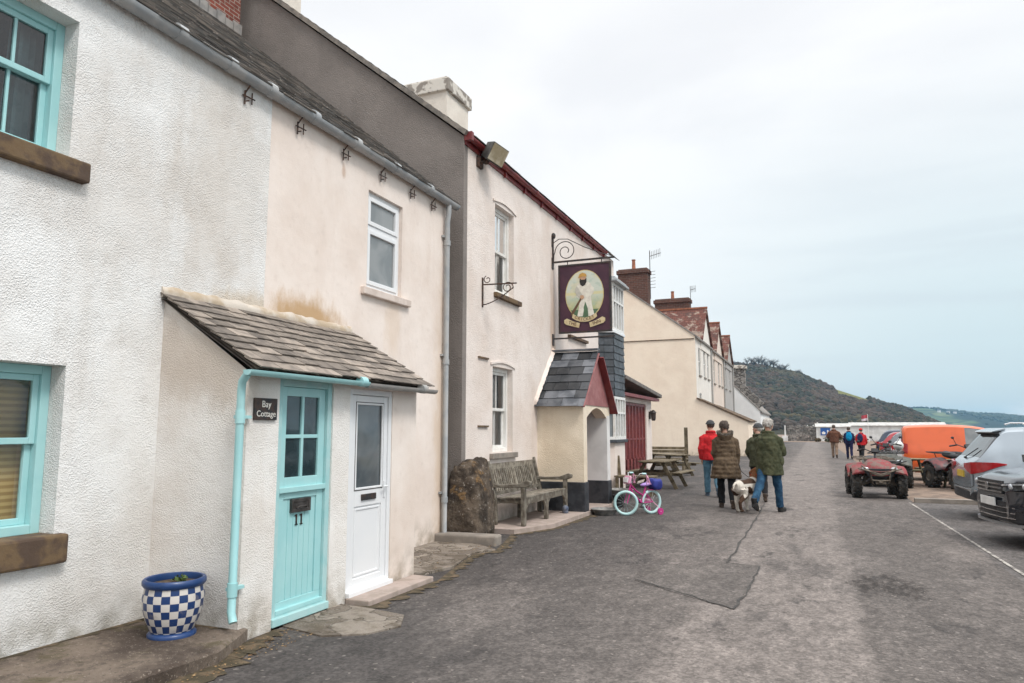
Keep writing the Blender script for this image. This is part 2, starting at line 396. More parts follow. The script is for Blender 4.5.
SUN_EL, SUN_AZ = 52, 118          # compass: clockwise from +Y
w = bpy.data.worlds.new('World'); sc.world = w; w.use_nodes = True
class WT(NT):
    def __init__(s): s.t = w.node_tree; s.n = s.t.nodes
t = WT(); bg = t.n['Background']; bg.inputs['Strength'].default_value = .12
sky = t.N('ShaderNodeTexSky'); sky.sky_type = 'NISHITA'; sky.sun_disc = False
sky.sun_elevation = R(SUN_EL); sky.sun_rotation = R(SUN_AZ); sky.air_density = 1.3; sky.dust_density = 2.5
gen = t.N('ShaderNodeTexCoord').outputs['Generated']; d = t.xyz(gen)
def cl(scale, st, det=6, ro=.55, di=0):
    m = t.N('ShaderNodeMapping'); m.inputs['Scale'].default_value = st; t.L(gen, m.inputs[0])
    return t.noise(scale, m.outputs[0], det, ro, di)
soft = cl(1.7, (1, 1, 2.6), 5, .5, .5); band = cl(2.6, (.7, .7, 7), 6, .55, .4)
grey = t.mix(t.ramp(soft, .36, .64), (.80,.81,.83), (.90,.905,.91))
# lower, seaward sky: cooler and a little darker
az = t.math('ADD', t.math('MULTIPLY', d[0], .85), t.math('MULTIPLY', d[1], .30))
cool = t.math('MULTIPLY', t.ramp(d[2], .50, .06), t.ramp(az, -.12, .50))
grey = t.mix(t.math('MULTIPLY', cool, .9), grey, (.555,.685,.725))
grey = t.mix(t.math('MULTIPLY', t.ramp(band, .44, .66, 0, .4), cool), grey, (.56,.625,.68))
glow = t.math('MULTIPLY', t.math('MULTIPLY', t.ramp(d[2], .042, .022), t.ramp(az, .455, .50)), t.ramp(cl(9, (1,1,5), 4), .35, .55))
grey = t.mix(glow, grey, (.93,.93,.92))
# an overcast dome is much brighter overhead (and behind the camera) than at the horizon
lift = t.math('ADD', 1., t.math('MULTIPLY', t.ramp(d[2], .52, .95), 1.5))
lift = t.math('ADD', lift, t.math('MULTIPLY', t.ramp(az, .45, .9), t.math('MULTIPLY', t.ramp(d[1], .35, -.2), .9)))
sv = t.N('ShaderNodeVectorMath'); sv.operation = 'SCALE'; t.L(grey, sv.inputs[0]); t.L(t.math('MULTIPLY', lift, 7.35), sv.inputs['Scale'])
t.L(t.mix(.94, sky.outputs[0], sv.outputs[0]), bg.inputs['Color'])

sd = bpy.data.lights.new('sun', 'SUN'); sd.energy = 1.5; sd.angle = R(16); sd.color = (1, .965, .92)
so = bpy.data.objects.new('sun', sd); col.objects.link(so)
dirv = Vector((math.sin(R(SUN_AZ))*math.cos(R(SUN_EL)), math.cos(R(SUN_AZ))*math.cos(R(SUN_EL)), math.sin(R(SUN_EL))))
so.rotation_euler = dirv.to_track_quat('Z', 'Y').to_euler(); so.location = dirv*60
sc.view_settings.view_transform = 'Standard'; sc.view_settings.look = 'None'; sc.view_settings.gamma = 1; sc.view_settings.exposure = .45
sc.cycles.volume_bounces = 0; sc.cycles.max_bounces = 6; sc.cycles.transparent_max_bounces = 12
sc.cycles.use_denoising = True

# ------------------------------------------------------------------ ground, road, sea
def struct(name, mb, m, smooth=None): 
    o = mb.build(name, m, smooth=smooth); o['kind'] = 'structure'; return o
g = MB(); xs = [-3300, -300, -60, -20, 0, 8, 14, 20, 26, 40, 3300]; zs = [-.012]*7 + [-1.2, -3.2, -5, -6]
ys = [-60, 0, 60, 150, 400, 1500, 3300]
for y in ys:
    for x, z in zip(xs, zs): g.v.append((x, y, z))
n = len(xs)
for i in range(len(ys)-1):
    for j in range(n-1): g.f.append([i*n+j, i*n+j+1, (i+1)*n+j+1, (i+1)*n+j]); g.m.append(0)
struct('ground', g, GRAVEL)
struct('sea', MB().quad((15, -60, -2.4), (3300, -60, -2.4), (3300, 3300, -2.4), (15, 3300, -2.4)), NT('sea_water').fin((.03,.06,.07), .25, 0, .5))
xs = [-14 + i*.5 for i in range(33)]
rd = MB(); ys = [-12, 0, 6, 12, 18, 24, 40, 70, 105]
for y in ys:
    xr = 1.95 if y <= 18 else 1.95 - (y-18)*.004
    for x in (-13, -3, xr): rd.v.append((x, y, 0))
for i in range(len(ys)-1):
    for j in range(2): rd.f.append([i*3+j, i*3+j+1, i*3+j+4, i*3+j+3]); rd.m.append(0)
struct('road', rd, ASPHALT)
struct('parking_bay', MB().quad((1.95,-4,-.004), (9,-4,-.004), (9,18.55,-.004), (1.95,18.55,-.004)), ASPH_BAY)
struct('bay_kerb', MB().bx(1.98, 8, 18.5, 18.72, -.1, .09), STONE_S)
LINE = mat('worn_white_line', (.40,.37,.33), (.15,.135,.125), 11, .9, lo=.42, hi=.58)
ln = MB(); pts = [(2.12,7.5), (2.07,9.8), (2.02,12), (1.96,14.5), (1.9,17), (1.86,18.4)]
for (a, b), (c_, e) in zip(pts, pts[1:]): ln.quad((a-.021,b,.004), (a+.021,b,.004), (c_+.021,e,.004), (c_-.021,e,.004))
struct('painted_line', ln, LINE)
def sheet(name, pts, z, m): return struct(name, MB().poly([(x, y, z) for x, y in pts]), m)
sheet('road_patch', [(-1.86,7.86), (-1.2,7.3), (-.74,6.95), (-.7,8.0), (-.68,9.25), (-1.05,9.3), (-1.3,9.1), (-1.78,8.86), (-1.95,8.3)], .004, ASPH_P)
def crack(pts, wd, z=.008):
    mb = MB(); r = random.Random(len(pts)); P = []
    for (a, b) in zip(pts, pts[1:]):
        for k in range(8):
            q = k/8; P.append((a[0]+(b[0]-a[0])*q+r.uniform(-.02,.02), a[1]+(b[1]-a[1])*q+r.uniform(-.02,.02)))
    P.append(pts[-1]); L = []
    for i, p in enumerate(P):
        q = P[min(i+1, len(P)-1)]; o = P[max(i-1, 0)]
        dx, dy = q[0]-o[0], q[1]-o[1]; l = math.hypot(dx, dy); wv = wd*r.uniform(.3, 1.2)
        L.append(((p[0]-dy/l*wv, p[1]+dx/l*wv, z), (p[0]+dy/l*wv, p[1]-dx/l*wv, z)))
    for (a, b), (c_, e) in zip(L, L[1:]): mb.quad(a, b, e, c_)
    return struct('road_crack', mb, TAR)
crack([(-.74,6.95), (-.70,7.9), (-.68,9.2)], .014); crack([(-1.05,9.25), (-1.06,11.5), (-1.07,13.9), (-1.1,17)], .018)
crack([(-1.85,7.9), (-1.2,7.35), (-.76,6.95)], .012); crack([(-.68,9.28), (-1.05,9.28), (-1.4,9.05), (-1.8,8.85)], .008)
# raised path under the white cottage, flags, step and slabs
pv = MB().prism([(-5.3,-8), (-3.98,-8), (-3.90,3.2), (-3.86,4.0), (-4.04,4.42), (-4.13,4.6), (-5.3,4.6)], 'z', -.05, .1)
struct('path', pv, PAVE).modifiers.new('b','BEVEL').width = .02
struct('path', MB().prism([(-5.3,7.07), (-4.12,7.07), (-3.95,7.7), (-4.15,8.6), (-4.0,9.0), (-4.6,9.45), (-5.3,9.5)], 'z', -.05, .03), FLAG)
struct('path', MB().prism([(-4.1,4.93), (-3.62,4.82), (-3.33,5.0), (-3.2,5.3), (-3.36,5.62), (-3.75,5.7), (-4.1,5.74)], 'z', -.05, .012), FLAG)
struct('path', MB().prism([(-5.4,10.55), (-4.35,10.5), (-4.02,11.4), (-4.0,13.5), (-3.95,15.4), (-5.4,15.5)], 'z', -.05, .075), STONE_P)
def leaf_litter(name, n, x0, x1, y0, y1, z, m, rx=.02):
    mb = MB(); r = random.Random(n)
    for _ in range(n):
        c = Vector((r.uniform(x0,x1), r.uniform(y0,y1), z+r.uniform(.004,.02))); q = Matrix.Rotation(r.uniform(0,6.3),3,'Z') @ Matrix.Rotation(r.uniform(-.5,.5),3,'X')
        s_ = r.uniform(.4,1)*rx
        mb.poly([c + q @ Vector(v) for v in ((-s_,0,0),(0,-s_*.6,0),(s_,0,0),(0,s_*.6,0))])
    o = mb.build(name, m); o['kind'] = 'stuff'; return o
LITTER = mat('dead_leaves', (.14,.075,.03), (.24,.16,.08), 20, .9, isl=.5)
leaf_litter('fallen_leaves', 420, -4.0, -3.7, 3.0, 4.9, .0, LITTER, .014)
DIRT = mat('mossy_dirt', (.055,.042,.022), (.12,.085,.05), 9, .95, bump=.8, bsc=60, lo=.45, hi=.6)
def dirt_strip(pts, wd, z, seed):
    mb = MB(); r = random.Random(seed); L = []
    for (a, b) in zip(pts, pts[1:]):
        n_ = max(3, int(math.hypot(b[0]-a[0], b[1]-a[1])/.06)); dx, dy = b[0]-a[0], b[1]-a[1]; l = math.hypot(dx, dy)
        for k in range(n_):
            q = k/n_; L.append(((a[0]+dx*q, a[1]+dy*q, z), (a[0]+dx*q+dy/l*wd*r.uniform(.25,1.2), a[1]+dy*q-dx/l*wd*r.uniform(.25,1.2), z)))
    for (a, b), (c_, e) in zip(L, L[1:]): mb.quad(a, b, e, c_)
    return struct('verge_dirt', mb, DIRT)
dirt_strip([(-3.99,2.0), (-3.91,3.2), (-3.87,4.0), (-4.05,4.42), (-4.1,4.9)], .22, .0065, 3)
dirt_strip([(-4.1,5.72), (-3.82,5.78), (-3.80,7.05), (-3.95,7.7), (-4.15,8.6), (-4.0,9.0), (-4.15,9.6), (-4.4,10.5), (-4.02,11.4), (-3.99,13.5)], .16, .0065, 5)
dirt_strip([(-5.04,1.0), (-5.04,4.42), (-4.11,4.42)], .07, .104, 8)
leaf_litter('fallen_leaves', 160, -4.9, -3.9, 7.2, 9.3, .03, LITTER, .016)
# ------------------------------------------------------------------ building helpers
def wall_open(mb, x, y0, y1, z0, z1, ops, arch=.0, m=0, sgn=-1):
    """front wall in the plane x with reveals going back; ops = (ya, yb, za, zb, depth)"""
    ys = sorted({y0, y1, *[o[0] for o in ops], *[o[1] for o in ops]}); zs = sorted({z0, z1, *[o[2] for o in ops], *[o[3] for o in ops]})
    for a, b in zip(ys, ys[1:]):
        for c, d in zip(zs, zs[1:]):
            cy, cz = (a+b)/2, (c+d)/2
            if any(o[0] < cy < o[1] and o[2] < cz < o[3] for o in ops): continue
            mb.quad((x,a,c), (x,b,c), (x,b,d), (x,a,d), m)
    for (a, b, c, d, dp) in ops:
        q = x + sgn*dp
        mb.quad((x,a,c),(q,a,c),(q,a,d),(x,a,d), m); mb.quad((x,b,c),(q,b,c),(q,b,d),(x,b,d), m)
        mb.quad((x,a,d),(q,a,d),(q,b,d),(x,b,d), m); mb.quad((x,a,c),(q,a,c),(q,b,c),(x,b,c), m)
    return mb
def rect_frame(mb, x, y0, y1, z0, z1, wd, dp, m=0):
    """rectangular frame standing proud between x-dp and x"""
    mb.bx(x-dp, x, y0, y0+wd, z0, z1, m); mb.bx(x-dp, x, y1-wd, y1, z0, z1, m)
    mb.bx(x-dp, x, y0+wd, y1-wd, z1-wd, z1, m); mb.bx(x-dp, x, y0+wd, y1-wd, z0, z0+wd, m)
    return mb
def sash_window(par, x, y0, y1, z0, z1, fm, gm, ubars=1, lbars=1, fw=.075, sw=.05, zm=None, behind=None, curtain=None, sill=None, sillz=.1, name='window'):
    """vertical sash: outer frame (the window), two sashes, panes; sill=(mat, y0,y1,out)"""
    zm = zm or (z0+z1)/2
    f = rect_frame(MB(), x, y0, y1, z0, z1, fw, .10).build(name, fm, par, bevel=.006)
    a0, a1 = y0+fw, y1-fw; off = par['_o']
    def S(xx, za, zb, nb):
        s = rect_frame(MB(), xx, a0, a1, za, zb, sw, .035)
        for k in range(nb):
            yy = a0+sw+(a1-a0-2*sw)*(k+1)/(nb+1); s.bx(xx-.028, xx-.004, yy-.011, yy+.011, za+sw, zb-sw)
        s.build('sash', fm, f, off=off, bevel=.004)
        MB().quad((xx-.02,a0+sw,za+sw),(xx-.02,a1-sw,za+sw),(xx-.02,a1-sw,zb-sw),(xx-.02,a0+sw,zb-sw)).build('pane', gm, f, off=off)
    S(x-.025, zm-.02, z1-fw, ubars); S(x-.062, z0+fw, zm+.025, lbars)
    if curtain is not None:
        for s_, ya in ((1, a0-.03), (-1, a1+.03)):
            wv = MB(); n_ = 26; wd_ = (a1-a0)*.34
            for k in range(n_+1):
                yy = ya + s_*wd_*k/n_; xx = x-.20+.022*math.sin(k*1.15)+.008*math.sin(k*2.7)
                wv.v += [(xx, yy, z0), (xx+.004*math.sin(k), yy-s_*.03*(k/n_), z1)]
            for k in range(n_): wv.f.append([2*k,2*k+2,2*k+3,2*k+1]); wv.m.append(0)
            wv.build('curtain', curtain, f, off=off, smooth=60)
    if behind is not None:
        MB().bx(x-.17, x-.16, y0-.05, y1+.05, z0-.05, z1+.05).build('blind', behind, f, off=off)
    if sill:
        sm, sy0, sy1, o = sill
        MB().prism([(x-.1, z0), (x+o[0], z0-.005), (x+o[0]+o[1], z0-.04), (x+o[0]+o[1], z0-.04-sillz), (x-.1, z0-.04-sillz)], 'y', sy0, sy1).build('sill', sm, f, off=off, bevel=.012)
    return f
def slates(mb, x0, x1, z0, z1, ya, yb, wd=.25, ht=.19, th=.012, seed=1, jit=.012, side=1):
    """individual slates on a slope running from eave (x0,z0) up to ridge (x1,z1)"""
    r = random.Random(seed); L = math.hypot(x1-x0, z1-z0); n = max(2, round(L/ht)); ux, uz = (x1-x0)/L, (z1-z0)/L; nx, nz = -uz, ux
    if nz < 0: nx, nz = -nx, -nz
    for i in range(n):
        s0 = L*i/n - .03; s1 = min(s0 + L/n*1.35, L); y = ya - (wd/2 if i % 2 else 0)
        while y < yb:
            w_ = wd*r.uniform(.82, 1.18); a, b = max(y, ya), min(y+w_-.006, yb); y += w_
            if b-a < .03: continue
            k = s0 + r.uniform(-jit, jit); lift = r.uniform(0, .006)
            lo = th*2.1 + lift; hi = th*.6
            P = lambda s, h, yy: (x0+ux*s+nx*h, yy, z0+uz*s+nz*h)
            vs = [P(k,lo,a),P(k,lo,b),P(s1,hi,b),P(s1,hi,a),P(k,lo-th,a),P(k,lo-th,b),P(s1,hi-th,b),P(s1,hi-th,a)]
            mb.add(vs, [(0,1,2,3),(7,6,5,4),(0,4,5,1),(1,5,6,2),(2,6,7,3),(3,7,4,0)])
    return mb
def gutter_mesh(x, z, y0, y1, r=.06, joints=()):
    mb = MB(); n = 9
    for (ra, q) in ((r, 1), (r*.86, -1)):
        ring = lambda y: [(x+ra*math.cos(math.pi+math.pi*k/n), y, z+ra*math.sin(math.pi+math.pi*k/n)) for k in range(n+1)]
        A, B = ring(y0), ring(y1); s = len(mb.v); mb.v += A + B
        for k in range(n): mb.f.append([s+k, s+k+1, s+n+2+k, s+n+1+k]); mb.m.append(0)
    for y in (y0, y1):
        s = len(mb.v); mb.v += [(x+r*math.cos(math.pi+math.pi*k/n), y, z+r*math.sin(math.pi+math.pi*k/n)) for k in range(n+1)]
        mb.f.append(list(range(s, s+n+1))); mb.m.append(0)
    for y in joints:
        mb.tube([(x, y-.045, z), (x, y+.045, z)], r*1.1, 14)
    return mb
def chimney(par, x0, x1, y0, y1, z0, z1, wm, capm, pots=1, cap=.16, over=.07, potm=TERRA, poth=.35, name='chimney'):
    c = MB().bx(x0, x1, y0, y1, z0, z1-cap).build(name, wm, par)
    o = par['_o']; MB().bx(x0-over, x1+over, y0-over, y1+over, z1-cap, z1-.04).bx(x0+.02, x1-.02, y0+.02, y1-.02, z1-.04, z1+.05).build('cap', capm, c, off=o, bevel=.02)
    for k in range(pots):
        px = x0+(x1-x0)*(k+1)/(pots+1)
        MB().lathe([(.15,0),(.13,.08),(.11,poth-.08),(.135,poth-.05),(.135,poth),(.09,poth),(.09,poth-.2)], (px, (y0+y1)/2, z1+.05), 14).build('chimney_pot', potm, c, off=o, smooth=40)
    return c

# ================================================================== white cottage (near left)
CURT = mat('sky_tinted_curtain', (.10,.19,.20), (.15,.25,.26), 6, .9); CURT_P = mat('pale_curtain', (.62,.61,.58), (.70,.69,.66), 6, .9)  # first curtain colour has the teal sky reflection of the panes painted in
XA, EA = -5.05, 4.99
RX, RZ = -10.35, EA+.20+(10.35-5.05)*.83
hA = thing('cottage', 'white roughcast cottage in the near left corner with turquoise sash windows', 'cottage', (XA, 3, 0), group='terrace of seaside houses')
wa = MB(); UO = (2.58,3.50,3.61,4.70,.17); LO = (2.66,3.60,.86,2.07,.17)
wall_open(wa, XA, -3.5, 5.62, 0, EA+.12, [UO, LO])
wa.quad((XA,-3.5,0),(-15.5,-3.5,0),(-15.5,-3.5,EA+.1),(XA,-3.5,EA+.1)).poly([(XA,-3.5,EA+.1),(-15.5,-3.5,EA+.1),(RX,-3.5,RZ)])
wa.quad((-15.5,-3.5,0),(-15.5,5.62,0),(-15.5,5.62,EA+.1),(-15.5,-3.5,EA+.1))
wa.build('wall', WHITE_R, hA)
sash_window(hA, XA-.155, 2.58, 3.50, 3.612, 4.70, TEAL, GLASS_C, 2, 2, .068, .046, 4.22, curtain=CURT)
MB().bx(XA-.27, XA+.075, 2.4, 3.63, 3.45, 3.606).build('sill', SILL, hA, bevel=.015)
sash_window(hA, XA-.155, 2.66, 3.60, .862, 2.07, TEAL, GLASS_C, 0, 0, .068, .046, 1.52, behind=BLIND)
MB().bx(XA-.27, XA+.075, 2.4, 3.67, .66, .865).build('sill', SILL, hA, bevel=.02)
rf = slates(MB(), XA+.11, RX, EA+.075, RZ-.03, -3.6, 5.62, .27, .2, .012, 3, .02)
rf.quad((XA+.08,-3.6,EA+.04),(XA+.08,5.62,EA+.04),(RX,5.62,RZ-.06),(RX,-3.6,RZ-.06)).quad((-15.7,-3.6,EA+.1),(-15.7,5.62,EA+.1),(RX,5.62,RZ-.06),(RX,-3.6,RZ-.06))
rf.build('roof', SLATE_ROOF, hA)
gutter_mesh(XA+.075, EA+.06, -3.6, 5.6, .068, (1.2, 3.0, 4.35, 4.95, 5.5)).build('gutter', GUTTER, hA, smooth=50)
def gutter_bracket(par, y, x=XA, z=EA):
    b = MB().tube([(x+.015,y-.05,z-.06),(x+.015,y-.05,z-.20)], .009, 6).tube([(x+.02,y+.04,z-.05),(x+.02,y+.04,z-.17)], .007, 6)
    b.tube([(x+.015,y-.08,z-.115),(x+.03,y+.07,z-.115)], .008, 6).tube([(x,y-.04,z-.165),(x+.05,y-.03,z-.165)], .007, 6).tube([(x+.02,y-.05,z-.08),(x+.075,y-.05,z-.02)], .008, 6)
    return b.build('bracket', RUSTY, par)
gutter_bracket(hA, 5.27)

# ================================================================== cream cottage (next along)
hB = thing('cottage', 'smooth cream rendered cottage with one small white window above the lean-to porch', 'cottage', (XA, 7.5, 0), group='terrace of seaside houses')
wb = MB(); WO = (7.42,8.24,3.36,4.62,.13)
XB = XA - .012
wall_open(wb, XB, 5.62, 9.55, 0, EA+.12, [WO])
wb.quad((XB,9.55,0),(-15.5,9.55,0),(-15.5,9.55,EA+.1),(XB,9.55,EA+.1)).poly([(XB,9.55,EA+.1),(-15.5,9.55,EA+.1),(RX,9.55,RZ)]).quad((-15.5,5.62,0),(-15.5,9.55,0),(-15.5,9.55,EA+.1),(-15.5,5.62,EA+.1))
wb.build('wall', CREAM_S, hB)
wf = rect_frame(MB(), XB-.05, 7.42, 8.24, 3.36, 4.62, .06, .07); wf.bx(XB-.12, XB-.05, 7.48, 8.18, 4.13, 4.19)
wf = wf.build('window', UPVC, hB, bevel=.006)
for (za, zb) in ((4.19, 4.56), (3.42, 4.13)):
    rect_frame(MB(), XB-.035, 7.48, 8.18, za, zb, .055, .05).build('casement', UPVC, wf, off=hB['_o'], bevel=.006)
    MB().bx(XB-.075, XB-.065, 7.53, 8.13, za+.05, zb-.05).build('pane', GLASS_P, wf, off=hB['_o'])
MB().bx(XB-.12, XB+.06, 7.30, 8.42, 3.26, 3.355).build('sill', mat('cream_sill', (.66,.57,.51), (.56,.47,.41), 5, .85), hB, bevel=.01)
rf = slates(MB(), XA+.11, RX, EA+.075, RZ-.03, 5.62, 9.66, .27, .2, .012, 4, .02)
rf.quad((XA+.08,5.62,EA+.04),(XA+.08,9.66,EA+.04),(RX,9.66,RZ-.06),(RX,5.62,RZ-.06)).quad((-15.7,5.62,EA+.1),(-15.7,9.66,EA+.1),(RX,9.66,RZ-.06),(RX,5.62,RZ-.06))
rf.build('roof', SLATE_ROOF, hB)
gutter_mesh(XA+.075, EA+.06, 5.6, 9.68, .068, (6.2, 7.0, 7.9, 8.8)).build('gutter', GUTTER, hB, smooth=50)
for y in (6.06, 6.89, 7.7, 8.45, 9.05): gutter_bracket(hB, y)
dp = MB().tube([(XA+.075,9.42,EA+.02),(XA+.075,9.42,EA-.12),(XA+.055,9.42,EA-.25),(XA+.055,9.42,.12),(XA+.10,9.42,.05)], .04, 12)
for z in (4.4, 2.6, .6): dp.tube([(XA+.055,9.42,z-.04),(XA+.055,9.42,z+.04)], .05, 12)
for z in (4.5, 2.7, .7): dp.bx(XA-.01, XA+.03, 9.35, 9.49, z-.015, z+.015)
dp.build('downpipe', GUTTER, hB, smooth=40)
ch = chimney(hB, -10.7, -9.47, 8.45, 9.6, 8.0, 11.6, BRICK, STONE_S, 2)
st = MB()
for k in range(6): st.bx(-9.475, -9.44, 8.42+k*.2, 8.63+k*.2, 8.5, 8.98+.05*(k % 2))
st.build('flashing', LEAD, ch, off=hB['_o'])

# ================================================================== lean-to porch with the two doors
SLATE_FILL = mat('stained_mortar', (.44,.35,.25), (.58,.52,.45), 4, .9, bump=.6, bsc=40)
XP = -4.1; PY0, PYM, PY1 = 4.43, 5.96, 7.05
hP = thing('porch', 'white lean-to porch with mossy stone slate roof, one turquoise door and one white door', 'porch', (XP, 5.7, 0))
D1 = (4.80,5.53,.0,2.03,.09); D2 = (5.80,6.56,.04,2.0,.07)
pw = MB(); wall_open(pw, XP, PY0, 5.79, 0, 2.06, [D1])
pw.poly([(XP,PY0,0),(XA-.05,PY0,0),(XA-.05,PY0,2.72),(XP,PY0,2.06)]); pw.bx(XP-.24, XP-.1, PY0+.01, 4.79, 0, 2.0)
pw.build('wall', PORCH_W, hP)
pc = MB(); wall_open(pc, XP-.006, 5.79, PY1, 0, 2.05, [D2]); pc.poly([(XP-.006,PY1,0),(XA-.05,PY1,0),(XA-.05,PY1,2.72),(XP-.006,PY1,2.05)])
pc.build('wall', PORCH_C, hP)
pr = slates(MB(), XP+.13, XA-.02, 2.09, 2.76, PY0-.05, PY1+.09, .24, .145, .011, 9, .02)
pr.quad((XP+.11,PY0-.04,2.075),(XP+.11,PY1+.085,2.075),(XA-.02,PY1+.085,2.74),(XA-.02,PY0-.04,2.74))
pr.quad((XP+.11,PY0-.04,2.05),(XP+.11,PY1+.085,2.05),(XA-.02,PY1+.085,2.715),(XA-.02,PY0-.04,2.715))
pr.build('roof', SLATE_OLD, hP)
def fillet(a, b, w_, seed):
    """rough mortar strip between a roof and a wall"""
    mb = MB(); rr = []; a, b = Vector(a), Vector(b); n = 46
    for k in range(n+1):
        p = a.lerp(b, k/n); q = lambda s_, A: A*mnoise.noise(Vector((k*.45, s_, seed)))
        up = Vector((0,0,1)); out = Vector((w_[0], w_[1], 0))
        rr.append([p+up*(.055+q(1,.03))-out*.03, p+out*(.35+q(2,.2))+up*(.045+q(3,.02)), p+out*(.95+q(4,.35))+up*q(5,.012), p+out*(.6)-up*.05, p-out*.03-up*.05])
    mb.loft(rr); return mb
from mathutils import noise as mnoise
fillet((XA,PY0-.04,2.765),(XA,PY1+.05,2.765),(.03,0),1.7).build('mortar_fillet', SLATE_FILL, hP, smooth=60)
gutter_mesh(XP+.16, 2.055, 4.24, 5.83, .042, (5.75,)).build('gutter', TEAL, hP, smooth=50)
gutter_mesh(XP+.16, 2.045, 5.83, 7.17, .045, (6.9,)).build('gutter', GUTTER2, hP, smooth=50)
pp = MB().tube([(XP+.13,4.28,2.03),(XP+.06,4.30,1.97),(XP+.045,4.31,1.9),(XP+.045,4.31,.26),(XP+.08,4.295,.19)], .031, 12)
for z in (1.70, .42): pp.tube([(XP+.045,4.31,z-.05),(XP+.045,4.31,z+.05)], .038, 12).bx(XP-.01,XP+.04,4.30,4.44,z-.012,z+.012)
pp.build('downpipe', TEAL, hP, smooth=40)
# turquoise stable-style door
x = XP-.035
fr = rect_frame(MB(), x+.02, 4.80, 5.53, .06, 2.03, .06, .09); fr.bx(x-.07, x+.05, 4.80, 5.53, .02, .085)
fr.build('door_frame', TEAL_D, hP, bevel=.006)
dr = MB(); a, b = 4.862, 5.468
zt0, zt1 = 1.20, 1.95
dr.bx(x-.06, x-.01, a, a+.085, .19, 1.968); dr.bx(x-.06, x-.01, b-.085, b, .19, 1.968)
dr.bx(x-.06, x-.01, a+.085, b-.085, zt1-.06, 1.968); dr.bx(x-.06, x-.01, a+.085, b-.085, 1.02, zt0-.0)
dr.bx(x-.055, x+.02, a, b, 1.075, 1.12)
ym = (a+b)/2; dr.bx(x-.052, x-.012, ym-.016, ym+.016, zt0, zt1-.06); zm_ = (zt0+zt1-.06)/2
dr.bx(x-.05, x-.015, a+.085, b-.085, zm_-.016, zm_+.016)
nb = 6; wdb = (b-a-.17)/nb
for k in range(nb): dr.bx(x-.05, x-.022, a+.085+k*wdb+.003, a+.085+(k+1)*wdb-.003, .19, 1.02)
dr.bx(x-.058, x-.028, a+.08, b-.08, .192, 1.018); dr.bx(x-.06, x-.01, a, b, .09, .19); dr.bx(x-.03, x+.025, a+.001, b-.001, .10, .135)
door = dr.build('door', TEAL, hP, bevel=.004); o_ = hP['_o']
MB().quad((x-.03,a+.08,zt0-.01),(x-.03,b-.08,zt0-.01),(x-.03,b-.08,zt1-.05),(x-.03,a+.08,zt1-.05)).build('pane', GLASS, door, off=o_)
lb = rect_frame(MB(), x+.006, 5.04, 5.29, .90, 1.015, .028, .03); lb.bx(x-.02, x, 5.06, 5.27, .92, .995); lb.tube([(x+.006,5.10,.935),(x+.02,5.12,.95),(x+.02,5.21,.95),(x+.006,5.23,.935)], .007, 6)
lb.build('letterbox', BRASSY, door, off=o_, bevel=.003)
def text_mesh(name, body, size, mtx, m, parent, ext=.002, align='CENTER', spacing=1.0):
    c = bpy.data.curves.new(name, 'FONT'); c.body = body; c.size = size; c.extrude = ext; c.align_x = align; c.align_y = 'CENTER'; c.space_character = spacing
    o = bpy.data.objects.new(name, c); col.objects.link(o)
    bpy.context.view_layer.update()
    me = bpy.data.meshes.new_from_object(o.evaluated_get(bpy.context.evaluated_depsgraph_get())); col.objects.unlink(o); bpy.data.objects.remove(o)
    me.name = name
    off = parent.get('_o') or (0,0,0)
    me.transform(Matrix.Translation(-Vector(off)) @ mtx if off else mtx); me.materials.clear(); me.materials.append(m)
    ob = bpy.data.objects.new(name, me); col.objects.link(ob); ob.parent = parent; return ob
def wallmtx(x, y, z):   # text reading along +Y on a wall facing +X
    return Matrix(((0,0,1,x),(1,0,0,y),(0,1,0,z),(0,0,0,1)))
num = MB()
for yy in (5.13, 5.195): num.bx(x-.0225, x-.014, yy-.007, yy+.007, .79, .88).bx(x-.0225, x-.014, yy-.02, yy+.0, .865, .878).bx(x-.0225, x-.014, yy-.016, yy+.016, .79, .799)
num.build('door_number', BLACK, door, off=o_)
# white plastic door
x = XP-.03
fr = rect_frame(MB(), x+.015, 5.80, 6.56, .07, 2.0, .055, .08); fr.bx(x-.06, x+.07, 5.80, 6.56, .04, .09)
fr.build('door_frame', UPVC, hP, bevel=.006)
a, b = 5.858, 6.502
dr = rect_frame(MB(), x, a, b, .10, 1.94, .085, .05); dr.bx(x-.05, x, a+.085, b-.085, .86, 1.03)
dr.bx(x-.04, x-.012, a+.085, b-.085, .18, .87)
rect_frame(dr, x-.004, a+.1, b-.1, .20, .845, .022, .02); rect_frame(dr, x+.006, a+.08, b-.08, 1.02, 1.87, .022, .02)
door2 = dr.build('door', UPVC, hP, bevel=.005)
MB().quad((x-.02,a+.08,1.03),(x-.02,b-.08,1.03),(x-.02,b-.08,1.86),(x-.02,a+.08,1.86)).build('pane', GLASS_D, door2, off=o_)
rect_frame(MB(), x-.03, a+.092, b-.092, .192, .853, .013, .012).build('gasket', BLACK, door2, off=o_)
rect_frame(MB(), x+.003, a+.074, b-.074, 1.013, 1.877, .012, .012).build('gasket', BLACK, door2, off=o_)
MB().bx(x-.0, x+.016, 6.05, 6.30, .915, .975).build('letterbox', BLACK, door2, off=o_, bevel=.004)
MB().bx(x, x+.012, 6.445, 6.475, .92, 1.08).tube([(x+.01,6.46,1.03),(x+.045,6.46,1.03),(x+.05,6.37,1.03)], .009, 8).build('handle', UPVC, door2, off=o_, smooth=40)
tag(MB().bx(-4.09, -3.83, 5.78, 7.0, -.05, .05).build('doorstep', STONE_P, bevel=.01), 'low pink concrete step in front of the white door', 'doorstep')
pl = thing('name_plaque', 'black slate house name plaque left of the turquoise door', 'plaque', (XP+.01, 4.62, 1.765))
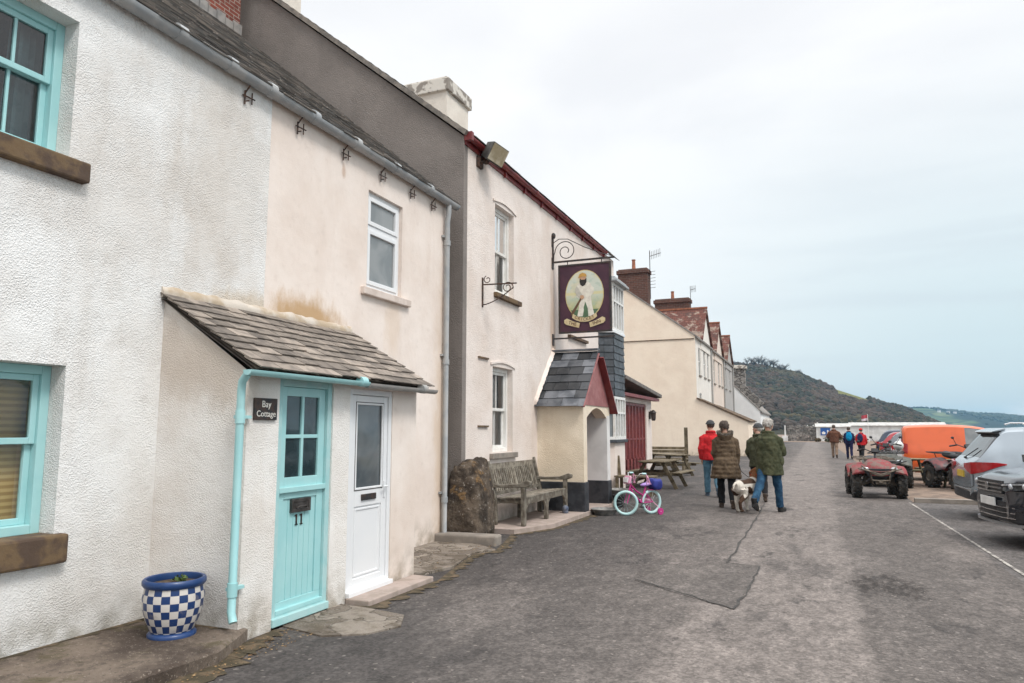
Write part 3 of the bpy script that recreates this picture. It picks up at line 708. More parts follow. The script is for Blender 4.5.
MB().bx(XP+.003, XP+.022, 4.49, 4.75, 1.68, 1.855).build('plate', BLACK, pl, bevel=.004)
CREAMT = mat('cream_lettering', (.72,.70,.64), None, 20, .6)
text_mesh('lettering', 'Bay', .075, wallmtx(XP+.023, 4.62, 1.805), CREAMT, pl, .001)
text_mesh('lettering', 'Cottage', .068, wallmtx(XP+.023, 4.62, 1.728), CREAMT, pl, .001)
# ================================================================== the inn
XI, YI0, YI1, EI = -5.0, 10.1, 19.35, 6.3
PRX, PRZ = -10.4, EI + .82*5.4
hI = thing('inn', 'pale pink rendered inn with dark grey gable, slate porch and maroon eaves', 'pub', (XI, 14.5, 0), group='terrace of seaside houses')
WU = (11.2,12.06,3.98,5.56,.11); WL = (11.12,12.0,1.22,2.68,.11)
wi = MB(); wall_open(wi, XI, YI0, YI1, 0, EI, [WU, WL]); wi.quad((XI,YI1,0),(-15.8,YI1,0),(-15.8,YI1,EI),(XI,YI1,EI)).poly([(XI,YI1,EI),(-15.8,YI1,EI),(PRX,YI1,PRZ)]).quad((-15.8,YI0,0),(-15.8,YI1,0),(-15.8,YI1,EI),(-15.8,YI0,EI))
wi.build('wall', PUB_R, hI)
gp = [(XI+.003,0),(XI+.003,EI),(PRX,PRZ),(-15.8,EI),(-15.8,0)]
MB().prism(gp, 'y', YI0-.14, YI0-.003).build('gable_wall', GREY_R, hI)
vg = MB(); vg.bar((XI+.06,YI0-.09,EI+.03),(PRX,YI0-.09,PRZ+.07),.24,.07)
vg.build('verge', mat('verge_mortar', (.15,.135,.12), (.24,.21,.18), 6, .9, bump=.6, bsc=30), hI)
rf = slates(MB(), XI+.12, PRX, EI+.02, PRZ+.12, YI0-.02, YI1+.1, .28, .22, .012, 5, .01)
rf.quad((-15.9,YI0,EI),(-15.9,YI1,EI),(PRX,YI1,PRZ+.03),(PRX,YI0,PRZ+.03)).quad((XI,YI0,EI+.005),(XI,YI1,EI+.005),(PRX,YI1,PRZ+.03),(PRX,YI0,PRZ+.03))
rf.build('roof', SLATE_ROOF, hI)
ga = gutter_mesh(XI+.08, EI+.0, YI0-.1, 18.25, .06, (11.2,13,14.8,16.6,18.2)); ga.bx(XI, XI+.03, YI0-.12, 18.25, EI-.13, EI+.02); ga.bx(XI+.0, XI+.14, YI0-.14, YI0-.06, EI-.07, EI+.07)
for k in range(9): ga.bx(XI+.01, XI+.06, YI0+.5+k*.95, YI0+.54+k*.95, EI-.16, EI-.04)
ga.build('gutter', MAROON, hI)
CHR = render_wall('chimney_render', (.74,.68,.60), (.52,.46,.40), .8, 30)
CAPM = mat('flaking_chimney_cap', (.60,.56,.50), (.25,.22,.19), 3.5, .9, bump=.7, bsc=14, lo=.46, hi=.54)
chimney(hI, -11.3, -9.35, 17.5, 18.9, PRZ-1.2, 11.75, CHR, CAPM, 0, .42, .09)
chimney(hI, -11.5, -9.42, 10.12, 11.2, PRZ-1.2, 12.4, CHR, CAPM, 2, .3, .08)
sash_window(hI, XI-.10, 11.2, 12.06, 3.98, 5.56, WPAINT, GLASS_C, 1, 1, .07, .05, curtain=CURT_P)
sash_window(hI, XI-.10, 11.12, 12.0, 1.22, 2.68, WPAINT, GLASS_C, 1, 1, .07, .05, curtain=CURT_P)
MB().bx(XI-.1, XI+.07, 11.15, 12.3, 3.88, 3.965).build('sill', SILL, hI, bevel=.01)
MB().bx(XI-.1, XI+.07, 11.0, 12.1, 1.12, 1.21).build('sill', STONE_S, hI, bevel=.01)
for (ya, yb, zz) in ((11.1,12.16,5.56), (11.02,12.1,2.68)):
    hm = MB(); n = 8; L1 = [(ya+(yb-ya)*k/n, zz+.035+.06*math.sin(math.pi*k/n)) for k in range(n+1)]
    for (p, q) in zip(L1, L1[1:]): hm.bar((XI+.012,p[0],p[1]),(XI+.012,q[0],q[1]),.02,.035,(0,0,1))
    hm.build('lintel', PUB_R, hI)
for (y, z) in ((10.72,2.78), (10.72,1.66)):
    MB().bx(XI-.01, XI+.03, y-.19, y+.19, z-.014, z+.014).build('iron_tie', SILL, hI)
MB().bx(XI-.01, XI+.07, 15.2, 16.6, 3.66, 3.72).build('ledge', SILL, hI)
# slate roofed entrance porch
QX, QY0, QY1 = -4.06, 13.25, 15.15; QE, QR, QM = 2.08, 3.14, 14.2
po = MB(); n = 10
po.bx(XI-.05, QX, QY0, QY0+.22, .07, QE); po.bx(XI-.05, QX, QY1-.22, QY1, .07, QE)
arch = [(QY0+.221+ (QY1-QY0-.442)*k/n, 1.84+.2*math.sin(math.pi*k/n)) for k in range(n+1)]
po.prism(arch + [(QY1-.221,QE),(QY1,QE),(QM,QR-.1),(QY0,QE),(QY0+.221,QE)], 'x', QX-.24, QX-.003)
po = po.build('porch', PUBP_R, hI); oI = hI['_o']
PINNER = mat('porch_white_inside', (.70,.68,.66), (.62,.60,.58), 3, .85)
MB().bx(XI-.0, QX-.02, QY1-.235, QY1-.222, .5, QE).bx(QX-.26,QX+.002,QY1-.236,QY1-.0,.5,1.9).build('inner_wall', PINNER, po, off=oI)
for (ya,yb,zt_) in ((QY0-.025,QY0+.235,.62),(QY1-.245,QY1+.025,.55)): MB().bx(XI-.04, QX+.025, ya, yb, .05, zt_).build('plinth', BLACKBASE, po, off=oI, bevel=.015)
MB().bx(XI+.0, XI+.05, QY0+.4, QY1-.4, .08, 2.0).build('inner_door', MAROON, po, off=oI)
rs = MB()
def porch_slope(mb, ya, za, yb, zb, x0, x1, seed):
    t_ = slates(MB(), ya, yb, za, zb, x0, x1, .30, .24, .012, seed, .008)
    s0 = len(mb.v); mb.v += [(v[1], v[0], v[2]) for v in t_.v]; mb.f += [[i+s0 for i in reversed(f)] for f in t_.f]; mb.m += t_.m
porch_slope(rs, QY0-.14, QE-.02, QM, QR+.06, XI-.02, QX+.05, 21); porch_slope(rs, QY1+.10, QE-.02, QM, QR+.06, XI-.02, QX+.05, 22)
rs.bar((XI,QM,QR+.10),(QX+.05,QM,QR+.10),.16,.035)
rs.build('porch_roof', SLATE_DK, po, off=oI)
bg_ = MB()
for s_, ye, hh, bm_ in ((-1, QY0-.14, .07, MAROON_P), (1, QY1+.12, .24, MAROON)):
    MB().bar((QX+.035, ye, QE-.09+(.05 if s_ < 0 else -.04)),(QX+.035, QM, QR-.02+(.03 if s_ < 0 else -.05)),.035,hh,(1,0,0)).build('bargeboard', bm_, po, off=oI, bevel=.004)
MB().poly([(QX+.012,QY0+.02,QE),(QX+.012,QY1-.02,QE),(QX+.012,QM,QR-.06)]).poly([(QX+.004,QY0+.02,QE),(QX+.004,QY1-.02,QE),(QX+.004,QM,QR-.06)]).build('gable_board', MAROON_P, po, off=oI)
fillet((XI,QY0-.16,QE+.06),(XI,QM,QR+.12),(.07,0),4.2).build('mortar_fillet', PUB_R, po, off=oI, smooth=60)
# two-storey bay
BX, BY0, BY1 = -4.67, 17.9, 18.95
pl_ = lambda o=0: [(XI-.1, BY0-.24-o), (BX+o, BY0-o), (BX+o, BY1+o), (XI-.1, BY1+.24+o)]
bayw = MB().prism(pl_(), 'z', 0, 1.28).build('bay', PUB_R, hI)
MB().prism(pl_(.07), 'z', 1.28, 1.36).build('sill', SLATE_HUNG, bayw, off=oI, bevel=.01)
sh = MB(); zz = 2.47
while zz < 4.1:
    p = pl_(.012)
    for (a, b) in zip(p, p[1:]):
        L = math.hypot(b[0]-a[0], b[1]-a[1]); n = max(1, round(L/.28)); 
        for k in range(n):
            A = (a[0]+(b[0]-a[0])*(k+.02)/n, a[1]+(b[1]-a[1])*(k+.02)/n); B = (a[0]+(b[0]-a[0])*(k+.98)/n, a[1]+(b[1]-a[1])*(k+.98)/n)
            nx, ny = (b[1]-a[1])/L, -(b[0]-a[0])/L; h = min(.19, 4.14-zz); e = .02+rnd.uniform(0,.006)
            sh.add([(A[0]+nx*e,A[1]+ny*e,zz),(B[0]+nx*e,B[1]+ny*e,zz),(B[0],B[1],zz+h),(A[0],A[1],zz+h),(A[0]-nx*.01,A[1]-ny*.01,zz),(B[0]-nx*.01,B[1]-ny*.01,zz)], [(0,1,2,3),(0,4,5,1)])
    zz += .185
sh.prism(pl_(-.03), 'z', 2.45, 4.15).build('hung_slates', SLATE_HUNG, bayw, off=oI)
for (za, zb) in ((1.36, 2.45), (4.15, 5.40)):
    bf = MB(); p = pl_(.0)
    bw = MB()
    for (a, b) in zip(p, p[1:]):
        A, B = Vector((a[0],a[1],0)), Vector((b[0],b[1],0)); 
        for zc in (za+.035, zb-.035, za+(zb-za)*.62): bf.bar(A+Vector((0,0,zc)), B+Vector((0,0,zc)), .07, .07 if zc != za+(zb-za)*.62 else .05)
        nn = 4 if (B-A).length > .8 else 1
        for k in range(nn+1):
            q = A + (B-A)*k/nn; e_ = .026 if (k == nn and b != p[-1]) else .03; bf.bx(q.x-e_, q.x+e_, q.y-e_, q.y+e_, za+(.03-e_), zb-(.03-e_))
        d = (B-A).normalized(); nrm = Vector((d.y,-d.x,0))*-.012
        bw.quad(*[tuple(v) for v in (A+nrm+Vector((0,0,za)), B+nrm+Vector((0,0,za)), B+nrm+Vector((0,0,zb)), A+nrm+Vector((0,0,zb)))])
    bf.build('window', WPAINT, bayw, off=oI); MB().prism(pl_(-.012), 'z', za-.01, zb+.01).build('pane', GLASS_P, bayw, off=oI)
MB().prism(pl_(.16), 'z', 5.40, 5.47).prism(pl_(.10), 'z', 5.47, 5.54).build('bay_roof', GUTTER, bayw, off=oI, bevel=.015)
MB().prism(pl_(.05), 'z', 4.08, 4.16).build('ledge', UPVC, bayw, off=oI, bevel=.01)
# low maroon extension
ex = MB(); wall_open(ex, XI-.001, YI1+.002, 24.0, 0, 2.62, [(19.75,23.2,.05,2.42,.1)])
ex.quad((XI,24.0,0),(-10,24.0,0),(-10,24.0,2.62),(XI,24.0,2.62))
ex = ex.build('extension', PUB_R, hI)
dm = MB(); 
for k in range(8):
    ya = 19.75+3.45*k/8; yb = ya+3.45/8
    rect_frame(dm, XI-.04, ya+.01, yb-.01, .08, 2.4, .07, .05); dm.bx(XI-.09, XI-.04, ya, yb, .08, .75); dm.bx(XI-.085, XI-.045, ya, yb, 1.3, 1.36)
    dm.bx(XI-.085, XI-.045, (ya+yb)/2-.015, (ya+yb)/2+.015, .75, 2.4)
dm.build('folding_door', MAROON, ex, off=oI)
MB().quad((XI-.07,19.75,.7),(XI-.07,23.2,.7),(XI-.07,23.2,2.4),(XI-.07,19.75,2.4)).build('pane', GLASS_P, ex, off=oI)
xr = MB(); xr.bar((-7.3,YI1+.02,3.05),(-7.3,24.35,2.72),5.2,.12); xr.build('extension_roof', SLATE_ROOF, ex, off=oI, bevel=.02)
MB().bx(-4.98,-4.78,YI1+.1,24.3,2.55,2.64).build('fascia', MAROON, ex, off=oI)
ln_ = thing('wall_lantern', 'small black lantern on the pale end pillar by the maroon doors', 'lantern', (XI+.02, 23.6, 1.95))
MB().bx(XI, XI+.06, 23.57, 23.63, 1.95, 2.2).bx(XI+.04,XI+.16,23.58,23.62,2.2,2.23).build('bracket', BLACK, ln_)
MB().lathe([(.05,1.9),(.075,1.95),(.085,2.15),(.11,2.16),(.03,2.25)], (XI+.15,23.6,0), 8).build('lamp', BLACK, ln_)
# flood light on the corner of the inn
fd = thing('floodlight', 'weathered square floodlight under the maroon eaves of the inn', 'floodlight', (XI, 10.62, 6.2))
rot = Matrix.Rotation(R(28), 3, 'Y') @ Matrix.Rotation(R(-18), 3, 'Z')
hd = MB(); s_ = [(-.16,.11,.09),(-.10,.16,.13),(.10,.20,.16)]
hd.loft([[Vector((a, sy*b, sz*c)) for sy, sz in ((-1,-1),(1,-1),(1,1),(-1,1))] for a, b, c in s_])
hd.xf(Matrix.Translation((XI+.25,10.60,6.20)) @ rot.to_4x4()); hd.build('housing', mat('dull_grey_metal', (.05,.05,.048), (.10,.095,.085), 8, .6), fd, bevel=.01)
lz = MB().bx(.10,.115,-.18,.18,-.14,.14); lz.xf(Matrix.Translation((XI+.25,10.60,6.20)) @ rot.to_4x4())
lz.build('lens', mat('yellowed_lens', (.56,.50,.38), (.34,.28,.18), 4, .3), fd)
MB().tube([(XI,10.5,6.05),(XI+.12,10.52,6.05),(XI+.16,10.56,6.1),(XI+.2,10.58,6.16)], .03, 8).bx(XI,XI+.05,10.42,10.6,5.96,6.14).ell((XI+.12,10.56,6.08),(.06,.06,.06),None,8,6).build('bracket', RUSTY, fd, smooth=40)
# ------------------------------------------------------------------ hanging sign
YS = 14.2; sx0, sx1, sz0, sz1 = -4.86, -3.72, 3.60, 5.06
br = thing('sign_bracket', 'long black iron bracket with scrollwork holding the painted inn sign', 'bracket', (XI, YS, 4.3))
bk = MB().bar((XI,YS,5.14),(sx1+.08,YS,5.14),.035,.035)
MB().bar((XI,YS,3.50),(sx1+.06,YS,3.50),.03,.03).bx(XI-.02, XI+.02, YS-.05, YS+.05, 3.36, 3.6).build('bar', BLACK, br)
for z in (5.14, 5.62): bk.bx(XI-.02, XI+.02, YS-.05, YS+.05, z-.14, z+.1)
bk.tube([(XI+.02,YS,5.14),(XI+.02,YS,5.7)], .018, 8)
bk.ell((XI+.03,YS,5.72),(.05,.05,.07),None,8,6)
bk.build('bar', BLACK, br)
sp = []
for k in range(40):
    q = k/39; an = math.pi*1.0 - q*math.pi*3.2; r_ = .24*(1-q*.78); sp.append((XI+.30+r_*math.cos(an), YS, 5.36+r_*math.sin(an)))
sc_ = MB().tube([(XI+.03,YS,5.16),(XI+.04,YS,5.3)]+sp, .010, 6).tube([(XI+.02,YS,5.56),(XI+.15,YS,5.64),(XI+.35,YS,5.62),(XI+.7,YS,5.42),(XI+1.05,YS,5.26),(sx1+.02,YS,5.17)], .009, 6)
sc_.build('scroll', BLACK, br, smooth=60)
sg = thing('hanging_sign', 'purple hanging inn sign with an oval picture of a bearded cricketer in white', 'sign', ((sx0+sx1)/2, YS, sz1))
PURPLE = mat('dark_purple_paint', (.045,.012,.028), (.06,.018,.035), 4, .5)
MB().bx(sx0+.03, sx1-.03, YS-.02, YS+.02, sz0+.03, sz1-.03).build('board', PURPLE, sg)
rf_ = MB()
for (a, b, c, d) in ((sx0,sx0+.035,sz0,sz1),(sx1-.035,sx1,sz0,sz1),(sx0+.035,sx1-.035,sz0,sz0+.035),(sx0+.035,sx1-.035,sz1-.035,sz1)): rf_.bx(a,b,YS-.032,YS+.032,c,d)
rf_.build('frame', BLACK, sg)
hk = MB()
for xx in (sx0+.2, sx1-.2): hk.tube([(xx,YS,sz1),(xx,YS,5.15)], .01, 6)
hk.build('hook', BLACK, sg)
cx_, cz_ = (sx0+sx1)/2, sz0+.80; U = .0118      # one unit of the sketch below
oS = sg['_o']
yf = YS - .022
def P2(pts): return [(cx_+a*.01, cz_+b*.01) for a, b in pts]
def flat(name, pts, m, lay, par): 
    y = yf - .002*lay
    return MB().prism(P2(pts), 'y', y, y+.0016).build(name, m, par, off=oS)
ovm = NT('meadow_picture'); co = ovm.coord(); xz = ovm.xyz(co)
c_ = ovm.mix(ovm.ramp(xz[2], -1.0, -.55), (.40,.42,.22), (.56,.60,.52)); c_ = ovm.mix(ovm.ramp(ovm.noise(7, co, 4), .5, .62, 0, .5), c_, (.34,.46,.38)); c_ = ovm.mix(ovm.ramp(ovm.noise(3, co, 3), .5, .6, 0, .5), c_, (.66,.58,.38))
c_ = ovm.mix(ovm.math('MULTIPLY', ovm.ramp(xz[2], -.68, -.66), ovm.ramp(xz[2], -.60, -.62)), c_, (.62,.58,.34)); OVAL = ovm.fin(c_, .6, 0, .3)
GOLD = mat('gilt_paint', (.50,.38,.14), (.56,.46,.24), 8, .45)
ov = lambda a, b, dz=0: [(a*math.cos(2*math.pi*k/40), b*math.sin(2*math.pi*k/40)+dz) for k in range(40)]
flat('oval_border', ov(41.5,52), GOLD, 1, sg); pic = flat('picture', ov(40,50.5), OVAL, 2, sg)
CW = mat('cricket_white_paint', (.72,.69,.60), (.62,.58,.50), 12, .6); CSH = mat('grey_fold_paint', (.46,.44,.38), None, 9, .6)
SKINP = mat('painted_skin', (.50,.30,.18), None, 9, .6); BEARD = mat('painted_beard', (.02,.018,.016), None, 9, .6); CAPP = mat('painted_cap', (.52,.30,.07), (.44,.22,.05), 9, .6)
BATP = mat('painted_bat', (.11,.06,.03), (.17,.10,.05), 9, .6); GRN = mat('painted_green', (.08,.15,.08), None, 9, .6)
flat('picture_grass', [(-30,-32),(30,-32),(22,-42),(8,-49),(-8,-49),(-22,-42)], GRN, 3, pic)
flat('painted_figure', [(-14,22),(-4,27),(6,27),(14,22),(17,12),(16,0),(14,-6),(16,-22),(20,-40),(22,-46),(8,-46),(4,-28),(1,-14),(-1,-30),(-4,-46),(-16,-46),(-12,-28),(-10,-10),(-17,-4),(-16,4),(-17,12)], CW, 4, pic)
flat('painted_arm', [(-16,18),(-10,8),(-4,-2),(-4,-8),(-10,-9),(-16,-2),(-20,6),(-19,14)], CSH, 5, pic); flat('painted_arm', [(15,18),(17,8),(6,-2),(-4,-3),(-4,-8),(8,-9),(20,2),(21,12)], CW, 5, pic)
flat('painted_leg', [(2,-16),(7,-30),(8,-44),(0,-44),(-2,-28)], GRN, 5, pic)
flat('painted_bat', [(-4,-6),(-8,-14),(-26,-44),(-30,-42),(-28,-36),(-11,-11),(-7,-3)], BATP, 6, pic)
flat('painted_hand', [(-9,-2),(-2,-2),(0,-7),(-4,-11),(-9,-8)], SKINP, 7, pic)
flat('painted_face', [(a*.9-3,b*1.1+33) for a, b in [(8*math.cos(q*.4),8*math.sin(q*.4)) for q in range(16)]], SKINP, 5, pic)
flat('painted_beard', [(-9,34),(-6,31),(1,31),(5,34),(5,26),(2,20),(-3,17),(-8,20),(-10,27)], BEARD, 6, pic)
flat('painted_cap', [(-13,35),(-10,43),(-3,46),(4,43),(6,37),(-2,38)], CAPP, 7, pic)
SCR = mat('scroll_paint', (.60,.50,.30), (.52,.40,.22), 8, .6)
flat('ribbon', [(-27,-48),(-20,-53),(-10,-57),(0,-58),(10,-57),(20,-53),(27,-48),(25,-40),(17,-45),(8,-48),(0,-49),(-8,-48),(-17,-45),(-25,-40)], SCR, 8, sg)
flat('ribbon', [(-44,-52),(-38,-49),(-24,-56),(-10,-60),(-12,-70),(-26,-66),(-40,-62),(-44,-58)], SCR, 9, sg); flat('ribbon', [(44,-52),(38,-49),(24,-56),(10,-60),(12,-70),(26,-66),(40,-62),(44,-58)], SCR, 9, sg)
BRT = mat('brown_lettering', (.10,.035,.02), None, 9, .6)
def signtxt(body, px, pz, size, rot, lay):
    y = yf - .002*lay
    M_ = Matrix.Translation((cx_+px*.01, y, cz_+pz*.01)) @ Matrix.Rotation(rot, 4, 'Y') @ Matrix(((1,0,0,0),(0,0,-1,0),(0,1,0,0),(0,0,0,1)))
    text_mesh('lettering', body, size, M_, BRT, sg, .0006)
for k, chh in enumerate('CRICKET'):
    px = -18+6*k; pz = -52.8+ (abs(px)/18)**2*5.0; signtxt(chh, px, pz, .085, -math.atan(px*.0165*1.0)*1.0 if False else math.atan(-px*.028), 10)
signtxt('THE', -26, -60.3, .10, R(15), 11); signtxt('INN', 26, -60.3, .10, R(-15), 11)
# empty little bracket by the upper window
b2 = thing('iron_bracket', 'small rusty scroll bracket with nothing on it below the upper inn window', 'bracket', (XI, 10.68, 3.9))
q = MB().bar((XI+.01,10.68,3.62),(XI+.01,10.68,4.12),.03,.02).bar((XI,10.68,4.0),(XI+.62,10.68,3.98),.02,.02)
q.build('bar', RUSTY, b2)
sp = [(XI+.02+.55*k/12, 10.68, 3.66+.26*(k/12)**1.6) for k in range(13)]
cu = [(XI+.46+.10*(1-k/26*.7)*math.cos(-.3+k*.36), 10.68, 3.92+.10*(1-k/26*.7)*math.sin(-.3+k*.36)) for k in range(26)]
cu2 = [(XI+.10+.07*(1-k/20*.7)*math.cos(2+k*.36), 10.68, 4.08+.07*(1-k/20*.7)*math.sin(2+k*.36)) for k in range(20)]
MB().tube(sp, .009, 6).tube(cu, .008, 6).tube(cu2, .008, 6).build('scroll', RUSTY, b2, smooth=60)
# ================================================================== terrace beyond the inn yard
def far_house(label, y0, y1, xf, eave, slope, ridge_x, wm, dormers=(), wins=(), gable_m=None, gableview=True, group='terrace of seaside houses', roofm=SLATE_ROOF, wm_gable=None):
    h = thing('house', label, 'house', (xf, (y0+y1)/2, 0), group=group)
    rz = eave + slope*(xf-ridge_x); xb = 2*ridge_x - xf
    m = MB(); wall_open(m, xf, y0, y1, 0, eave, [(a,b,c,d,.12) for a,b,c,d in wins])
    m.quad((xf,y1,0),(xb,y1,0),(xb,y1,eave),(xf,y1,eave)).poly([(xf,y1,eave),(xb,y1,eave),(ridge_x,y1,rz)]).quad((xb,y0,0),(xb,y1,0),(xb,y1,eave),(xb,y0,eave))
    m.build('wall', wm, h)
    MB().prism([(xf-.003,0),(xf-.003,eave),(ridge_x,rz),(xb,eave),(xb,0)], 'y', y0-.05, y0+.1).build('gable_wall', wm_gable or wm, h)
    r = MB(); N = Vector((slope,0,1)).normalized()*.06
    for s_ in (1, -1):
        e = Vector((xf+.18, 0, eave-.18*slope)) if s_ > 0 else Vector((xb-.18, 0, eave-.18*slope))
        r.loft([[(e.x,yy,e.z),(e.x,yy,e.z+.12),(ridge_x,yy,rz+.14),(ridge_x,yy,rz+.01)] for yy in (y0-.1, y1+.05)])
    r.build('roof', roofm, h)
    off = h['_o']
    for (a,b,c,d) in wins:
        f = rect_frame(MB(), xf-.05, a, b, c, d, .07, .05); f.bx(xf-.09,xf-.05,a,b,(c+d)/2-.03,(c+d)/2+.03)
        f = f.build('window', WPAINT, h); MB().quad((xf-.08,a,c),(xf-.08,b,c),(xf-.08,b,d),(xf-.08,a,d)).build('pane', GLASS, f, off=off)
        MB().bx(xf-.1, xf+.07, a-.08, b+.08, c-.1, c).build('sill', STONE_S, f, off=off)
    for (yc, wd, pk) in dormers:
        d = MB().prism([(yc-wd/2,eave-.6),(yc+wd/2,eave-.6),(yc+wd/2,eave+.15),(yc,pk-.15),(yc-wd/2,eave+.15)], 'x', xf-.6, xf+.06).build('dormer', wm, h)
        xin = xf-(pk-eave)/slope-.4
        rr = MB()
        for s_ in (-1, 1): rr.loft([[(xx,yc+s_*(wd/2+.2),eave-.02),(xx,yc+s_*(wd/2+.2),eave+.1),(xx,yc,pk+.06),(xx,yc,pk-.06)] for xx in (xf+.22, xin)])
        for k in range(8): pass
        rr.build('dormer_roof', REDT_FAR, d, off=off)
        MB().bar((xf+.24,yc,pk+.08),(xin,yc,pk+.08),.2,.12).build('ridge_tiles', TERRA, d, off=off)
    MB().bx(xf+.03, xf+.15, y0, y1, eave-.12, eave-.02).tube([(xf+.08,y1-.15,eave),(xf+.08,y1-.15,.1)], .06, 8).build('gutter', BLACK if wm is TERR[3] else GUTTER2, h)
    return h
def redt():
    t = NT('lichened_red_tiles'); co = t.coord(); x = t.xyz(co)
    n = t.N('ShaderNodeTexBrick'); cb = t.N('ShaderNodeCombineXYZ'); t.L(x[0], cb.inputs[0]); t.L(x[2], cb.inputs[1]); t.L(cb.outputs[0], n.inputs['Vector'])
    n.inputs['Scale'].default_value = 1; n.inputs['Brick Width'].default_value = .3; n.inputs['Row Height'].default_value = .2; n.inputs['Mortar Size'].default_value = .012
    n.inputs['Color1'].default_value = (.155,.06,.045,1); n.inputs['Color2'].default_value = (.12,.055,.045,1); n.inputs['Mortar'].default_value = (.06,.03,.025,1)
    c = t.mix(t.ramp(t.noise(1.9, co, 5, .7), .50, .60, 0, .75), n.outputs['Color'], (.33,.27,.22))
    c = t.mix(t.ramp(t.noise(1.2, co, 4, .7), .52, .64, 0, .6), c, (.07,.05,.045))
    return t.fin(c, .9, 0, .2)
REDT_FAR = redt()
XT = -6.85
h1 = far_house('tall cream house with plain gable end and brick chimney facing the inn yard', 47, 54.4, XT, 7.6, .743, -11.5, TERR[0], [(51.6,4.6,10.1)],
   [(48.2,49.2,5.2,7.0),(50.6,51.5,5.2,7.0),(52.4,53.3,5.2,7.0),(48.2,49.2,2.2,4.0)], wm_gable=GABLE_R)
MB().bx(-12.2, XT-.05, 46.90, 46.96, 7.42, 7.47).build('string_course', SILL, h1)
ch = chimney(h1, -11.85, -9.85, 47.0, 47.9, 8.6, 12.35, BRICK_D, BRICK_D, 1, .3, .09, poth=.7)
ae = MB().tube([(-9.72,47.3,10.3),(-9.72,47.3,13.6)], .025, 6).tube([(-9.72,47.3,13.2),(-8.9,47.0,13.3)], .02, 6)
for k in range(7): ae.tube([(-9.7+.12*k,47.3-.04*k,12.95+.02*k),(-9.7+.12*k,47.3-.04*k,13.5+.02*k)], .012, 5)
for k in range(6): ae.tube([(-9.95+.02*k,47.2,11.0+.22*k),(-9.35,47.25,11.05+.22*k)], .014, 5)
tag(ae.build('aerial', BLACK), 'tall television aerial fixed to the brick chimney of the cream gable house', 'aerial')
# flush lean-to on the street side
MB().prism([(XT+.0,0),(XT+.0,3.56),(-3.78,2.1),(-3.78,0)], 'y', 46.95, 50.4).build('lean_to', GABLE_R, h1)
MB().bar((XT,48.6,3.62),(-3.66,48.6,2.12),3.5,.08).build('lean_to_roof', SILL, h1)
h2 = far_house('terraced house with pale pink front, red tiled dormer gable and brown lean-to', 54.45, 62, XT+.03, 7.5, .743, -11.5, TERR[1], [(58.6,4.6,10.0)], [(55.6,56.5,5.1,6.9),(58.4,59.3,5.1,6.9),(60.4,61.3,5.1,6.9)])
chimney(h2, -10.9, -8.3, 54.5, 55.4, 8.8, 11.5, BRICK_D, BRICK_D, 1, .3, .09, poth=.6)
MB().prism([(XT+.03,0),(XT+.03,3.4),(-4.2,2.2),(-4.2,0)], 'y', 55.5, 58.5).build('lean_to', TERR[1], h2)
MB().bar((XT,57,3.48),(-4.1,57,2.24),3.3,.08).build('lean_to_roof', SILL, h2)
ae = MB().tube([(-8.2,54.6,10.2),(-8.2,54.6,12.4)], .02, 6).tube([(-8.2,54.6,12.1),(-7.8,54.4,12.15)], .02, 6)
for k in range(5): ae.tube([(-8.2+.1*k,54.6-.04*k,11.9),(-8.2+.1*k,54.6-.04*k,12.4)], .012, 5)
tag(ae.build('aerial', BLACK), 'small television aerial beside the lower dark chimney of the pink terraced house', 'aerial')
h3 = far_house('grey fronted terraced house with the farthest red dormer gable', 62.05, 69.5, XT+.0, 7.5, .743, -11.5, TERR[2], [(66.4,4.6,9.9)], [(63.4,64.3,5.1,6.9),(66.5,67.4,5.1,6.9)])
h4 = far_house('low white house with stepped stone roof edge past the terrace', 73, 88, -4.75, 3.4, 1.05, -10.5, TERR[3], (), [(76,77,1,2.2),(82,83,1,2.2)], roofm=SLATE_ROOF)
dk = MB(); dk.bar((-4.7,74.6,3.95),(-7.6,74.6,7.0),1.2,.7); dk.build('stone_verge', RUBBLE, h4)
chimney(h4, -7.25, -6.2, 75, 76.2, 5, 8.0, RUBBLE, CAPM, 0, .3, .15)
hedge_m = mat('dark_hedge_leaf', (.022,.038,.016), (.05,.07,.025), 3, .85, isl=.6)
def leafball(mb, c, rad, n, size, r):
    for _ in range(n):
        v = Vector((r.gauss(0,1), r.gauss(0,1), r.gauss(0,1))).normalized()*(r.random()**.45)
        p = Vector(c) + Vector((v.x*rad[0], v.y*rad[1], v.z*rad[2])); s_ = size*r.uniform(.5,1.3)
        q = Quaternion((r.gauss(0,1), r.gauss(0,1), r.gauss(0,1), r.gauss(0,1))).normalized()
        mb.poly([p + q @ Vector(k) for k in ((-s_,0,0),(0,-s_*.55,.1*s_),(s_,0,0),(0,s_*.55,-.1*s_))])
hd = thing('hedge_bush', 'dark green bush at the street end of the cream lean-to', 'bush', (-3.7, 54, 0))
m_ = MB(); leafball(m_, (-3.5,54,.95), (.75,1.6,.95), 900, .13, rnd); m_.build('foliage', hedge_m, hd)
MB().tube([(-3.5,54,0),(-3.5,54,1.0)], .06, 6).build('stem', WOOD_O, hd)

